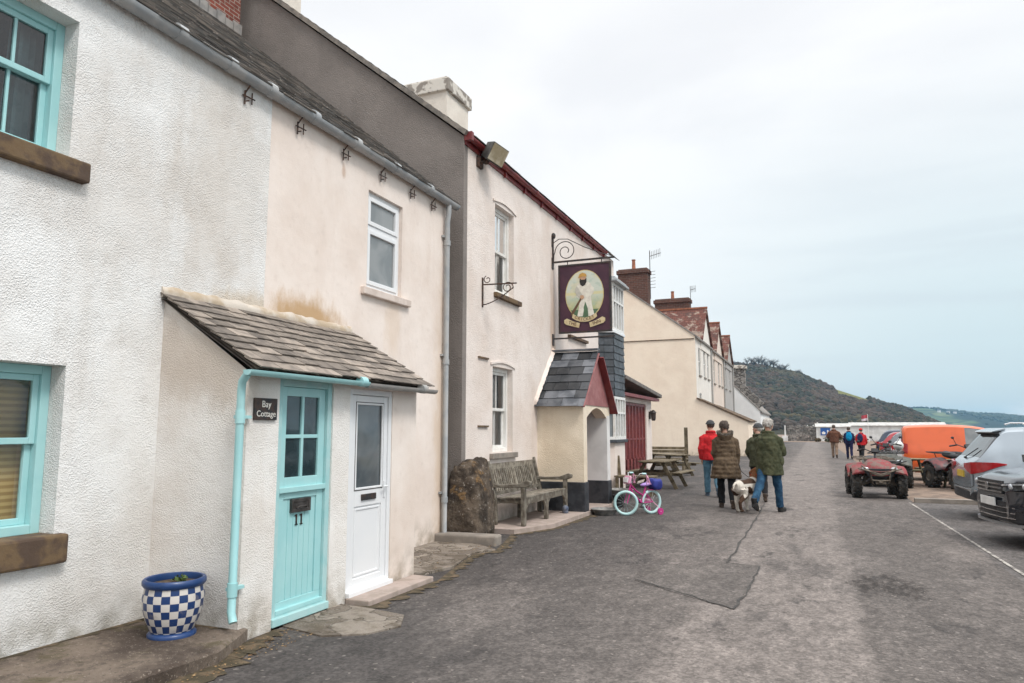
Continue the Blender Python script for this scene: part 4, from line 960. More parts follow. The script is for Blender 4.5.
# ================================================================== end of the lane: boundary wall, white huts, shrubs, flag
HUTW = mat('white_hut_paint', (.66,.66,.65), (.54,.54,.53), 1.2, .6)
def hut(label, x0, x1, y0, y1, z0, z1, over):
    h = thing('hut', label, 'hut', ((x0+x1)/2, (y0+y1)/2, 0), group='white huts at the end of the lane')
    m = MB().bx(x0,x1,y0,y1,0,z0)
    m.build('wall', HUTW, h)
    MB().prism([(y0-over,z0),(y1+over,z0),(y1+over,z0+.05),((y0+y1)/2,z1),(y0-over,z0+.08)], 'x', x0-.15, x1+.15).build('roof', mat('felt_roof_'+str(int(x1)), (.52,.51,.49), (.38,.37,.35), 2, .9), h)
    pn = MB()
    k = x0+.8
    while k < x1-.3: pn.bx(k-.03,k+.03,y0-.02,y0,.05,z0-.03); k += 1.35
    pn.build('batten', HUTW, h); return h
hut('white flat fronted hut at the lane end carrying a square blue sign', .15, 4.6, 113, 116.5, 2.0, 2.55, .15)
hut('long low white hut with a pale roof beyond the parked cars', 4.95, 17.5, 121, 125, 2.2, 2.75, .2)
sgn = thing('blue_sign', 'square blue notice with white figures on the white hut wall', 'sign', (1.35,112.9,1.0))
MB().bx(.72,1.98,112.93,112.97,.85,1.9).build('panel', mat('sign_blue', (.015,.09,.33), None, 2, .5), sgn)
f = MB(); f.prism([(.82,1.2),(1.12,1.42),(1.42,1.2),(1.34,1.2),(1.34,1.0),(.9,1.0),(.9,1.2)],'y',112.90,112.925); f.prism([(1.5,.98),(1.62,1.32),(1.55,1.5),(1.66,1.62),(1.78,1.5),(1.72,1.32),(1.84,.98)],'y',112.90,112.925)
f.build('white_figure', WPAINT, sgn)
sw = MB(); r = random.Random(5)
xw = -3.6
while xw < .1:
    z = 0
    while z < 2.15:
        ww = r.uniform(.25,.5); hh = r.uniform(.12,.26); sw.box((xw, 114.2+r.uniform(-.05,.05), z+hh/2), (ww, .5, hh-.015)); z += hh
    xw += .36
tag(sw.build('stone_wall', RUBBLE, bevel=.02), 'grey dry stone wall at the end of the lane beside a white gatepost', 'wall')
gt = thing('gatepost', 'white gatepost with low white box at the left end of the stone wall', 'gatepost', (-4.05,113.6,0))
MB().bx(-4.15,-3.95,113.5,113.7,0,2.25).build('post', HUTW, gt, bevel=.02); MB().bx(-4.5,-3.7,113.2,113.45,0,.75).build('base', HUTW, gt, bevel=.02)
bale = mat('white_sack', (.66,.65,.62), None, 3, .8)
for i, (x, s_, lab) in enumerate([(-1.0,.28,'leftmost small white float on top of the stone wall'),(-.2,.34,'middle white float on top of the stone wall'),(.35,.42,'largest white float where the stone wall meets the hut'),(.85,.3,'small white float on the left edge of the hut roof')]):
    z0 = 2.1 if i < 2 else 2.35
    s_ *= .62; m = MB().lathe([(.02,-s_*.5),(s_*.42,-s_*.4),(s_*.5,0),(s_*.4,s_*.42),(s_*.15,s_*.62),(s_*.13,s_*.85)], (x,114.4,z0+s_*.5), 10)
    tag(m.build('float', bale, smooth=50), lab, 'float', 'white floats along the wall top')
fg = thing('flag', 'small red and white flag on a thin pole by the long white hut', 'flag', (6.6,108,0))
MB().tube([(6.6,108,0),(6.6,108,3.7)], .03, 6).build('pole', WPAINT, fg)
m = MB(); N_ = 8
for k in range(N_):
    a, b = k/N_, (k+1)/N_; w_ = lambda q: .12*math.sin(q*7)
    for (za, zb, mi) in ((2.9,3.2,1),(3.2,3.65,0)): m.quad((6.6-.75*a,108+w_(a),za-.15*a),(6.6-.75*b,108+w_(b),za-.15*b),(6.6-.75*b,108+w_(b),zb-.15*b),(6.6-.75*a,108+w_(a),zb-.15*a), mi)
m.build('cloth', [mat('flag_red', (.40,.05,.07), None, 3, .8), mat('flag_white', (.6,.55,.6), None, 3, .8)], fg)
scrub_m = [mat('scrub_leaf', (.05,.055,.022), (.10,.085,.035), 3, .9, isl=.6), mat('tan_scrub', (.16,.11,.055), (.09,.07,.035), 3, .9, isl=.5)]
for i, (x, y, s_, k, lab) in enumerate([(1.6,104,.55,0,'low green shrub left of the walker in the brown jacket'),(2.6,100,.75,1,'tan dry shrub just behind the walker in the brown jacket'),(3.5,92,.8,0,'dark shrub between the two far walkers'),(.3,108,.35,1,'smallest tan tuft at the foot of the hut below the blue sign'),(4.4,86,.7,1,'tan shrub at the right edge of the lane behind the blue backpack')]):
    b = thing('shrub', lab, 'shrub', (x, y, 0), group='shrubs along the far lane edge'); m = MB(); leafball(m, (x,y,s_*.75), (s_*1.2,s_,s_*.8), 260, .12, rnd); m.build('foliage', scrub_m[k], b)
    MB().tube([(x,y,0),(x,y,s_)], .03, 5).build('stem', WOOD_O, b)

# ================================================================== headland, woods, far coast
def sm(a, b, x): 
    q = max(0., min(1., (x-a)/(b-a))); return q*q*(3-2*q)
crest = [(-420,60),(-200,62),(-110,57),(-57,53.5),(-38,52.5),(-9,44.5),(12,33.4),(35,24.8),(58,19.0),(68,14.5),(75,6.0),(80,-3),(200,-3)]
def crest_z(x):
    for (a, b), (c, d) in zip(crest, crest[1:]):
        if x <= c: return b + (d-b)*max(0, (x-a))/(c-a)
    return -3
from mathutils import noise as mnoise
def hill_z(x, y):
    foot = 270 + max(0, x)*2.2
    f_ = max(0., min(1., (y-foot)/(600-foot)))
    z = crest_z(x)*(f_**1.15 if y <= 600 else 1 - .3*sm(600, 900, y))
    z += mnoise.noise((x*.02, y*.02, 0))*4*f_*(1-.8*sm(540,600,y)) 
    return z - .3*(1-f_)
m = MB(); xs = [-420+8*i for i in range(65)]; ys = [262+13*i for i in range(50)]
for y in ys:
    for x in xs: m.v.append((x, y, hill_z(x, y)))
n = len(xs)
for i in range(len(ys)-1):
    for j in range(n-1): m.f.append([i*n+j,i*n+j+1,(i+1)*n+j+1,(i+1)*n+j]); m.m.append(0)
def headland_mat():
    t = NT('headland_scrub'); co = t.coord(); x = t.xyz(co)
    c = t.mix(t.ramp(t.noise(.02, co, 6, .6), .4, .6), (.045,.042,.028), (.075,.06,.045))
    c = t.mix(t.ramp(t.noise(.035, co, 5, .6), .55, .63, 0, .8), c, (.065,.075,.03))
    dx = t.math('DIVIDE', t.math('SUBTRACT', x[0], 26), 13); dy = t.math('DIVIDE', t.math('SUBTRACT', x[1], 585), 42)
    d = t.math('ADD', t.math('MULTIPLY', dx, dx), t.math('MULTIPLY', dy, dy))
    c = t.mix(t.ramp(d, 1.1, .7), c, (.15,.15,.055))
    return t.fin(c, .95, 0, .1, t.bump(t.noise(.3, co, 5, .7), .8, 2))
struct('headland', m, headland_mat(), smooth=60)
def clumps(mb, pts, r, sub=1):
    ico = bmesh.new(); bmesh.ops.create_icosphere(ico, subdivisions=sub, radius=1); base = [v.co.copy() for v in ico.verts]; fs = [tuple(v.index for v in f.verts) for f in ico.faces]; ico.free()
    for (p, s_) in pts:
        q = Quaternion((r.gauss(0,1), r.gauss(0,1), r.gauss(0,1), r.gauss(0,1))).normalized(); sx = (s_*r.uniform(.7,1.3), s_*r.uniform(.7,1.3), s_*r.uniform(.6,1.2))
        mb.add([Vector(p) + Vector(((q @ v).x*sx[0], (q @ v).y*sx[1], (q @ v).z*sx[2]))*r.uniform(.72,1.2) for v in base], fs)
wd = [MB(), MB(), MB()]; r = random.Random(42); P = [[], [], []]
for _ in range(17000):
    x = r.uniform(-150, 76); foot = 270+max(0,x)*2.2; y = foot + (600-foot)*r.random()**.8 + r.uniform(-4, 14); z = hill_z(x, y)
    if ((x-26)/12)**2 + ((y-585)/38)**2 < 1 or z < 1.5: continue
    k = mnoise.noise((x*.03, y*.022, 5)); k2 = 0 if k + r.gauss(0,.22) < .04 else (1 if k + r.gauss(0,.2) < .38 else 2)
    s_ = r.uniform(.9, 2.6)*(1 if x < 40 else .7); P[k2].append(((x, y, z + s_*.15), s_))
for b, p in zip(wd, P): clumps(b, p, r)
wm_ = [mat('bare_brown_wood', (.034,.024,.017), (.056,.039,.029), .06, .95, isl=.3), mat('dark_evergreen_wood', (.014,.017,.011), (.026,.028,.016), .06, .95, isl=.3), mat('olive_scrub_wood', (.038,.034,.017), (.058,.048,.025), .06, .95, isl=.3)]
for b, q, nm in zip(wd, wm_, ('brown bare woodland and bracken covering the headland', 'dark evergreen woodland patches on the headland', 'olive scrub on the headland slope')):
    tag(b.build('woodland', q, smooth=180), nm, 'woodland', kind='stuff')
# bare trees on the skyline
twig = mat('winter_twigs', (.06,.05,.045), (.09,.075,.065), .5, .95, isl=.4); trunkm = mat('grey_trunk', (.12,.10,.09), (.16,.14,.125), 1, .9)
def bare_tree(h, seed):
    r = random.Random(seed); tr = MB().tube([(0,0,-1),(.1,0,h*.25),(0,.1,h*.5)], [.22,.17,.1], 6); cr = MB()
    for k in range(34):
        a = r.uniform(0, 6.3); z0 = h*r.uniform(.2,.55); L = h*r.uniform(.25,.5); d = Vector((math.cos(a)*r.uniform(.3,.95), math.sin(a)*.8, r.uniform(.5,1.1))).normalized()
        p = [Vector((0,0,z0)), Vector((0,0,z0))+d*L*.5+Vector((0,0,.1*L)), Vector((0,0,z0))+d*L]; cr.tube(p, [.1,.07,.035], 4)
        for q in range(5):
            d2 = (d + Vector((r.gauss(0,.6), r.gauss(0,.6), r.gauss(0,.4)))).normalized(); s0 = p[1].lerp(p[2], r.random()); cr.tube([s0, s0+d2*L*r.uniform(.3,.5)], [.05,.02], 3)
    return tr, cr
protos = []
for k in range(3):
    T = bpy.data.objects.new('bare_tree', None); col.objects.link(T); tr, cr = bare_tree(7.5, 70+k); tr.build('trunk', trunkm, T); cr.build('crown', twig, T); protos.append(T)
tx = [-47,-43.5,-41,-38.2,-35.5,-33,-30,-27.5,-24.5,-22,-19,-10.5,-8.8,-53,-57]
for i, x in enumerate(tx):
    T = protos[i] if i < 3 else copy_tree(protos[i % 3])
    y = 592+rnd.uniform(-6,6); T.location = (x, y, hill_z(x, y)-.2); k = rnd.uniform(.8,1.25)*(.6 if i >= 11 else 1); T.scale = (k*1.15, k*1.15, k); T.rotation_euler = (0,0,rnd.uniform(0,6))
    tag(T, 'leafless winter tree in the row along the wooded headland skyline', 'tree', 'bare trees on the headland skyline')
# distant coast
def coast_z(x, y):
    c_ = [(-400,66),(200,68),(297,66),(400,57),(480,47),(560,36),(760,14),(900,-5),(1200,-5)]
    z = -5
    for (a, b), (c, d) in zip(c_, c_[1:]):
        if a <= x <= c: z = b+(d-b)*(x-a)/(c-a)
    f_ = max(0., min(1., (y-1900)/600)); return z*f_**.9 + mnoise.noise((x*.008,y*.008,3))*5*f_ - 4*(1-f_)
m = MB(); xs = [-200+22*i for i in range(60)]; ys = [1880+38*i for i in range(24)]
for y in ys:
    for x in xs: m.v.append((x, y, coast_z(x, y)))
n = len(xs)
for i in range(len(ys)-1):
    for j in range(n-1): m.f.append([i*n+j,i*n+j+1,(i+1)*n+j+1,(i+1)*n+j]); m.m.append(0)
def coast_mat():
    t = NT('far_fields'); co = t.coord(); x = t.xyz(co)
    cc = t.voro(.011, co, out='Color'); h = t.N('ShaderNodeSeparateColor'); t.L(cc, h.inputs[0])
    c = t.mix(h.outputs[0], (.07,.11,.045), (.16,.18,.085)); e = t.voro(.011, co, 'DISTANCE_TO_EDGE'); c = t.mix(t.ramp(e, 0, .09, 1, 0), c, (.03,.04,.025))
    wx_ = t.math('ADD', x[0], t.math('MULTIPLY', t.noise(.006, co, 4, .6), 260))
    c = t.mix(t.ramp(wx_, 470, 500), c, (.028,.036,.028))
    c = t.mix(t.ramp(t.noise(.012, co, 5, .6), .54, .6, 0, .9), c, (.03,.04,.025))
    return t.fin(c, .95, 0, .1)
struct('far_coast', m, coast_mat(), smooth=60)
P = []; m = MB(); r = random.Random(8)
for _ in range(3800):
    x = r.uniform(330, 820); y = r.uniform(2050, 2530); 
    if x + r.gauss(0,40) < 380 + (2530-y)*.25 and y < 2460: continue
    if x < 380 and r.random() < .5: continue
    P.append(((x, y, coast_z(x, y)+1), r.uniform(3, 6.5)))
for _ in range(260):
    x = r.uniform(180, 400); P.append(((x, 2500+r.uniform(-10,10), coast_z(x,2500)+1), r.uniform(2,4)))
clumps(m, P, r); tag(m.build('woodland', smooth=180, mats=mat('far_wood', (.03,.042,.028), (.05,.06,.038), .02, .95, isl=.5)), 'blue distant woodland along the far coast', 'woodland', kind='stuff')
wpt = mat('far_white_wall', (.7,.7,.68), None, .1, .8)
fh = MB()
for (x, y) in ((335,2330),(352,2345),(362,2330)):
    pass
for i, (x, y, lab) in enumerate([(330,2380,'leftmost tiny white house on the far coast'),(352,2375,'middle tiny white house on the far coast'),(372,2400,'rightmost tiny white house on the far coast')]):
    z = coast_z(x, y); T = thing('far_house', lab, 'house', (x, y, z), group='tiny white houses on the far coast')
    MB().bx(x-4,x+4,y-3,y+3,z-3,z+5).build('wall', wpt, T); MB().prism([(y-3.4,z+5),(y+3.4,z+5),(y,z+8)],'x',x-4.2,x+4.2).build('roof', SLATE_HUNG, T)
# the air between
hz = MB().bx(-3500, 3500, -300, 3500, -16, 85)
hm = bpy.data.materials.new('sea_air'); hm.use_nodes = True; nt = hm.node_tree; nt.nodes.remove(nt.nodes['Principled BSDF'])
pv_ = nt.nodes.new('ShaderNodeVolumePrincipled'); pv_.inputs['Density'].default_value = .00018; pv_.inputs['Color'].default_value = (.30,.60,.86,1); pv_.inputs['Anisotropy'].default_value = .0
nt.links.new(pv_.outputs[0], nt.nodes['Material Output'].inputs['Volume'])
hz = hz.build('haze', hm); hz['kind'] = 'stuff'; hz['label'] = 'pale blue sea haze'; hz.display_type = 'WIRE'
# ================================================================== planter
pt = thing('planter', 'blue and white checked pot of soil in the corner by the turquoise downpipe', 'planter', (-4.44, 4.12, .1))
PX, PY = -4.46, 4.15
prof = [(.14,0),(.15,.012),(.15,.035),(.163,.05),(.198,.13),(.222,.22),(.228,.30),(.212,.385)]
def check_mat():
    t = NT('checked_glaze'); co = t.coord(); x = t.xyz(co)
    an = t.math('ARCTAN2', x[1], x[0]); u = t.math('MULTIPLY', t.math('ADD', an, math.pi), 22/(2*math.pi)); v = t.math('MULTIPLY', t.math('SUBTRACT', x[2], .045), 1/.0575)
    s_ = t.math('MODULO', t.math('ADD', t.math('FLOOR', u), t.math('FLOOR', v)), 2.0)
    c = t.mix(t.ramp(s_, .4, .6), (.62,.58,.54), (.012,.04,.14)); c = t.mix(t.ramp(t.noise(9, co, 5, .7), .55, .7, 0, .4), c, (.30,.26,.22))
    return t.fin(c, .35, 0, .5, t.bump(t.noise(30, co, 4), .15, .004))
BLUEG = mat('blue_glaze', (.012,.042,.14), (.02,.055,.17), 8, .35)
pt['_o'] = (PX, PY, .1); pt.location = (PX, PY, .1)
MB().lathe([(r_, z+.1) for r_, z in prof], (PX, PY, 0), 48).build('body', check_mat(), pt, smooth=50)
MB().lathe([(.205,.475),(.205,.482),(.222,.478),(.236,.497),(.236,.525),(.222,.538),(.205,.535),(.198,.50)], (PX,PY,0), 48, close=True).build('rim', BLUEG, pt, smooth=50)
MB().lathe([(.15,.098),(.178,.098),(.18,.118),(.165,.135),(.15,.135)], (PX,PY,0), 48, close=True).build('foot', BLUEG, pt, smooth=50)
SOIL = mat('soil', (.05,.033,.02), (.11,.075,.045), 20, .95, bump=1, bsc=60)
MB().lathe([(0,.505),(.1,.50),(.2,.487)], (PX,PY,0), 24).build('soil', SOIL, pt, smooth=60)
sp_ = MB(); leafball(sp_, (PX+.03,PY+.02,.52), (.07,.07,.03), 36, .022, rnd); sp_.build('seedling', mat('small_leaf', (.06,.10,.02), (.11,.14,.03), 10, .7, isl=.5), pt)

for c_ in [pt]: c_.scale = (.94, .94, .94)
# ================================================================== boulder and kerb stone
b = MB(); b.ell((0,0,0), (1,1,1), None, 44, 30)
def rock(mb, c, rad, seed, amp=.21):
    out = []
    for v in mb.v:
        p = Vector(v); q = p.copy()
        for a in ('x','y','z'): setattr(q, a, math.copysign(abs(getattr(q, a))**.72, getattr(q, a)))
        k = 1 + amp*mnoise.noise(p*1.3+Vector((seed,0,0))) + amp*.5*mnoise.noise(p*3.1+Vector((0,seed,0))) + amp*.22*mnoise.noise(p*7)+ amp*.1*mnoise.noise(p*16)
        z = q.z*rad[2]*k; out.append((c[0]+q.x*rad[0]*k*(1-.12*q.z), c[1]+q.y*rad[1]*k*(1-.10*q.z), c[2]+z))
    mb.v = out; return mb
bo = rock(b, (-4.84,9.98,.5), (.31,.40,.66), 3.1); bo = bo.build('boulder', BOULDER, smooth=60); tag(bo, 'big dark lichened boulder against the grey gable beside the bench', 'boulder')
ks = MB().box((-4.62,9.42,.06),(.95,.26,.16),Matrix.Rotation(R(4),3,'Z')); tag(ks.build('kerb_stone', STONE_S, bevel=.025), 'mossy kerb stone lying in front of the boulder', 'kerb stone')

# ================================================================== bench
be = thing('bench', 'weathered grey slatted garden bench with arms against the inn wall', 'bench', (-4.65, 11.97, .075))
Y0, Y1, F_, Bk, Z0 = 10.92, 13.02, -4.36, -4.86, .075
def legtube(x0, x1, y, z0, z1, w_, d_, x2=None): pass
for y in (Y0, (Y0+Y1)/2, Y1):
    mid = abs(y-(Y0+Y1)/2) < .1
    MB().bx(F_-.035, F_+.035, y-.04, y+.04, Z0, Z0+(.62 if not mid else .40)).build('leg', WOOD_G, be, bevel=.008)
    if not mid:
        m = MB().prism([(Bk-.04,Z0),(Bk+.04,Z0),(Bk+.03,Z0+.42),(Bk-.11,Z0+1.02),(Bk-.19,Z0+1.0),(Bk-.06,Z0+.42)], 'y', y-.035, y+.035); m.build('leg', WOOD_G, be, bevel=.01)
        ar = MB().prism([(Bk-.09,Z0+.66),(Bk+.1,Z0+.645),(F_-.1,Z0+.66),(F_+.06,Z0+.72),(F_+.14,Z0+.70),(F_+.13,Z0+.64),(F_+.05,Z0+.61),(F_-.1,Z0+.60),(Bk-.07,Z0+.595)], 'y', y-.045, y+.045)
        ar.build('arm', WOOD_G, be, bevel=.012)
    else: MB().bx(Bk-.03, Bk+.03, y-.03, y+.03, Z0, Z0+.42).build('leg', WOOD_G, be, bevel=.008)
seat = MB()
for k in range(6):
    x = F_+.035-.095*k; seat.bx(x-.085, x, Y0+.045, Y1-.045, Z0+.425-.006*k, Z0+.45-.006*k)
seat.bx(F_-.02, F_+.03, Y0+.04, Y1-.04, Z0+.335, Z0+.424).bx(Bk-.0, Bk+.04, Y0+.04, Y1-.04, Z0+.33, Z0+.40)
for y in (Y0+.09, (Y0+Y1)/2, Y1-.09): seat.bx(Bk, F_, y-.02, y+.02, Z0+.34, Z0+.41)
for yy, s_ in ((Y0+.04,1),((Y0+Y1)/2-.04,-1),((Y0+Y1)/2+.04,1),(Y1-.04,-1)): seat.prism([(yy,Z0+.335),(yy+s_*.14,Z0+.335),(yy+s_*.05,Z0+.28),(yy,Z0+.18)],'x',F_-.02,F_+.02)
seat.build('seat', WOOD_G, be, bevel=.004)
bk = MB()
A = lambda h: Bk-.02-.14*(h-.45)/.55
n = 24
for k in range(n):
    y = Y0+.09+(Y1-Y0-.18)*k/(n-1)
    bk.bar((A(.50),y,Z0+.50),(A(.90),y,Z0+.90),.045,.018,(1,0,0))
for h, t_ in ((.49,.06),(.92,.10)): bk.bar((A(h),Y0+.03,Z0+h),(A(h),Y1-.03,Z0+h),.035,t_)
bk.bar((A(.5),(Y0+Y1)/2,Z0+.5),(A(.9),(Y0+Y1)/2,Z0+.9),.08,.03,(1,0,0)); bk.build('backrest', WOOD_G, be, bevel=.003)
tag(MB().ell((-4.33,12.93,.16),(.06,.07,.06),None,14,10).lathe([(.05,.075),(.06,.10),(.05,.13)],(-4.33,12.93,0),14).build('ball', mat('grey_blue_ball', (.06,.08,.13), (.14,.15,.18), 10, .6), smooth=60), 'small grey blue ball under the far arm of the bench', 'ball')

# ================================================================== picnic tables
def picnic(label, loc, rz, m=WOOD_O, L=1.7):
    t_ = thing('picnic_table', label, 'picnic table', loc, rz, 'picnic tables', world=False)
    top = MB()
    for k in range(5): top.box((-.30+.15*k, 0, .735),(.14,L,.035))
    for y in (-L*.36, L*.36): top.box((0,y,.70),(.70,.05,.035))
    top.build('tabletop', m, t_, bevel=.006)
    for s_ in (-1, 1):
        b_ = MB()
        for k in range(2): b_.box((s_*(.62+.125*k),0,.445),(.12,L,.035))
        b_.build('seat', m, t_, bevel=.006)
    for y in (-L*.33, L*.33):
        MB().box((0,y+.03,.40),(1.55,.045,.09)).build('crossbar', m, t_, bevel=.006)
        for s_ in (-1, 1): MB().bar((s_*.24,y-.01,.715),(s_*.62,y-.01,0),.045,.10,(1,0,0)).build('leg', m, t_, bevel=.006)
    return t_
picnic('nearer dark picnic table behind the small pink bicycle', (-4.12,20.7,0), R(-4))
picnic('farther dark picnic table by the tall post of a bench in the inn yard', (-4.9,26.2,0), R(38), L=1.9)
picnic('lone olive picnic table standing in front of the orange van', (3.15,24.6,0), R(62), mat('greenish_wood', (.12,.105,.06), (.20,.17,.10), 8, .85, isl=.3), L=1.5)
sb = thing('yard_bench', 'dark yard bench with one tall end post behind the picnic tables', 'bench', (-5.6,29.2,0), 0, None, False)
for x in (-.75,.75): MB().box((x,0,.23),(.08,.4,.46)).build('leg', WOOD_O, sb)
MB().box((0,0,.47),(1.8,.42,.05)).build('seat', WOOD_O, sb)
m = MB()
for k in range(3): m.box((0,.22,.62+.13*k),(1.7,.03,.11))
m.box((-.8,.24,.55),(.08,.06,.9)).box((.83,.26,.85),(.13,.10,1.7)); m.build('backrest', WOOD_O, sb)
# a dark chair frame and tub behind the bicycle
cb = thing('wooden_seat', 'dark wooden seat between the slate porch and the picnic tables', 'seat', (-4.15,17.9,0), 0, None, False)
for sx in (-1,1):
    for sy in (-1,1): MB().box((sx*.42,sy*.22,.22 if sx>0 or sy>0 else .22),(.07,.07,.44)).build('leg', WOOD_O, cb)
m = MB()
for k in range(4): m.box((0,-.2+.13*k,.46),(.98,.11,.035))
m.build('seat', WOOD_O, cb); MB().bar((-.46,.22,.4),(-.52,.30,.95),.07,.07,(1,0,0)).build('backrest', WOOD_O, cb)
ZINC = mat('dull_zinc', (.16,.16,.155), (.25,.24,.225), 9, .6, .4)
t_ = thing('metal_tub', 'grey metal tub behind the front wheel of the pink bicycle', 'tub', (-3.98,15.6,0))
MB().lathe([(.24,0),(.29,.3),(.31,.32),(.29,.33),(.27,.3),(.22,.03)], (-3.98,15.6,.0), 20).build('body', ZINC, t_, smooth=40); MB().lathe([(0,.22),(.26,.23)], (-3.98,15.6,0), 16).build('soil', SOIL, t_)
t_ = thing('dog_bowl', 'wide shallow metal bowl on the ground at the slate porch corner', 'bowl', (-3.78,13.62,0))
MB().lathe([(.20,.012),(.25,.09),(.27,.11),(.255,.115),(.22,.09),(.18,.03),(0,.03)], (-3.78,13.62,0), 24).build('body', ZINC, t_, smooth=40); MB().lathe([(.0,.012),(.21,.012),(.2,.0)], (-3.78,13.62,0), 24).build('foot', ZINC, t_, smooth=40)
t_ = thing('black_flowerpot', 'small black flowerpot at the far plinth of the slate porch', 'pot', (-3.85,15.0,.0))
MB().lathe([(.1,.0),(.14,.22),(.15,.22),(.15,.25),(.13,.25),(.09,.02)], (-3.85,15.05,.0), 16).build('body', DARKPL, t_, smooth=40); MB().lathe([(0,.2),(.13,.21)], (-3.85,15.05,0), 12).build('soil', SOIL, t_)

# ================================================================== child's bicycle
PINK = mat('magenta_paint', (.46,.035,.20), None, 5, .35); PALEPINK = mat('pale_pink_plastic', (.62,.30,.42), None, 5, .45); CYAN = mat('pale_turquoise_tyre', (.40,.62,.62), (.48,.66,.65), 8, .6)
BAGB = mat('royal_blue_cloth', (.010,.016,.15), (.02,.03,.22), 9, .7, bump=.3, bsc=30); LILAC = mat('lilac_plastic', (.35,.22,.55), None, 5, .5)
bi = thing('bicycle', 'small pink bicycle with pale turquoise tyres and a blue bag behind the saddle', 'bicycle', (-3.36,13.62,0), R(180+50), None, False)
# local: +X forward, front axle at (0,0), rear at (-.62,0)
def wheel(par, c, rr, rot, tm, name='wheel'):
    w_ = MB().tube([(rr*math.cos(a), 0, rr*math.sin(a)) for a in [2*math.pi*k/28 for k in range(28)]], .012, 6, closed=True)
    for k in range(14): a = 2*math.pi*k/14; w_.tube([(.02*math.cos(a),0,.02*math.sin(a)),((rr)*math.cos(a),0,(rr)*math.sin(a))], .0025, 4)
    w_.tube([(0,-.045,0),(0,.045,0)], .018, 8); M_ = Matrix.Translation(c) @ rot; w_.xf(M_); w_ = w_.build(name, CHROME, par, smooth=40)
    t2 = MB().tube([((rr+.012)*math.cos(a), 0, (rr+.012)*math.sin(a)) for a in [2*math.pi*k/32 for k in range(32)]], .028, 8, closed=True); t2.xf(M_); t2.build('tyre', tm, w_, smooth=60); return w_
Rw = .195
wheel(bi, (0,0,Rw+.037), Rw, Matrix.Rotation(R(-32),4,'Z'), CYAN); wheel(bi, (-.60,0,Rw+.037), Rw, Matrix.Identity(4), CYAN)
zc = Rw+.037
fr = MB().tube([(-.13,0,.50),(-.15,0,.42),(-.36,0,.22)], .02, 8).tube([(-.13,0,.56),(-.25,0,.44),(-.40,0,.36),(-.46,0,.42)], .017, 8).tube([(-.36,0,.22),(-.43,0,.40),(-.47,0,.52)], .018, 8)
for s_ in (-.045,.045): fr.tube([(-.36,s_*.4,.22),(-.60,s_,zc)], .010, 6).tube([(-.44,s_*.3,.42),(-.60,s_,zc)], .010, 6)
fr.build('frame', PINK, bi, smooth=60)
fk = MB()
for s_ in (-.045,.045): fk.tube([(.0,s_,zc),(-.07,s_,.42)], .011, 6)
fk.tube([(-.07,-.05,.42),(-.07,.05,.42)], .014, 6).tube([(-.07,0,.42),(-.13,0,.60)], .016, 8); fk.build('fork', PINK, bi, smooth=60)
hb = MB().tube([(-.13,0,.58),(-.15,0,.64)], .014, 8).tube([(-.28,-.20,.78),(-.20,-.19,.78),(-.15,-.10,.66),(-.15,.10,.66),(-.20,.19,.78),(-.28,.20,.78)], .011, 8); hb = hb.build('handlebar', CHROME, bi, smooth=60)
for s_ in (-1,1):
    MB().tube([(-.24,s_*.195,.78),(-.33,s_*.205,.775)], .018, 8).build('grip', CYAN, hb, smooth=60)
    tl = MB()
    for k in range(7): tl.tube([(-.33,s_*.205,.77),(-.36+rnd.uniform(-.03,.03),s_*.22+rnd.uniform(-.03,.03),.70),(-.36+rnd.uniform(-.05,.05),s_*.23+rnd.uniform(-.04,.04),.58)], .006, 4)
    tl.build('tassel', PALEPINK, hb)
MB().box((-.05,0,.66),(.06,.2,.16),Matrix.Rotation(R(-15),3,'Y')).build('basket', PALEPINK, bi, bevel=.03); MB().box((-.015,0,.66),(.02,.13,.10),Matrix.Rotation(R(-15),3,'Y')).build('badge', UPVC, bi, bevel=.02)
MB().ell((-.47,0,.56),(.12,.065,.035),Matrix.Rotation(R(6),3,'Y'),14,8).build('saddle', LILAC, bi, smooth=60)
bag = MB().ell((-.70,0,.56),(.15,.15,.14),None,18,12); bag.v = [tuple(Vector([c_+math.copysign(abs((q_-c_)/.15)**.55, q_-c_)*s_ for q_, c_, s_ in zip(v,(-.70,0,.56),(.12,.12,.11))])+Vector((0,0,1))*.02*mnoise.noise(Vector(v)*14)+Vector((1,0,0))*.025*mnoise.noise(Vector(v)*11)) for v in bag.v]
bag = tag(bag.build('bag', BAGB, bi, smooth=70), None); MB().tube([(-.58,-.13,.58),(-.70,-.15,.65),(-.82,-.10,.60)], .012, 6).build('strap', LILAC, bag)
MB().tube([(-.60,0,.43),(-.66,0,.47)], .02, 6).bar((-.52,0,.46),(-.80,0,.45),.09,.012).build('carrier', PINK, bi)
gd = MB().tube([(-.36,-.05,.25),(-.48,-.055,.27),(-.62,-.055,.25)], .035, 8); gd.build('chain_guard', PALEPINK, bi, smooth=60)
for s_ in (-1, 1):
    MB().tube([(-.36,s_*.02,.22),(-.36,s_*.09,.22),(-.36+.10*s_,s_*.09,.22-.06*s_),(-.36+.10*s_,s_*.15,.22-.06*s_)], .009, 6).box((-.36+.10*s_,s_*.15,.22-.06*s_),(.07,.06,.02)).build('pedal', DARKPL, bi)
    st = MB().tube([(-.60,s_*.05,zc),(-.64,s_*.14,.16),(-.66,s_*.19,.065)], .008, 6).tube([(-.66,s_*.175,.065),(-.66,s_*.215,.065)], .012, 6); st = st.build('stabiliser', PALEPINK, bi, smooth=50)
    MB().tube([(-.66,s_*.18,.065),(-.66,s_*.21,.065)], .064, 16).build('tyre', PINK, st, smooth=40)
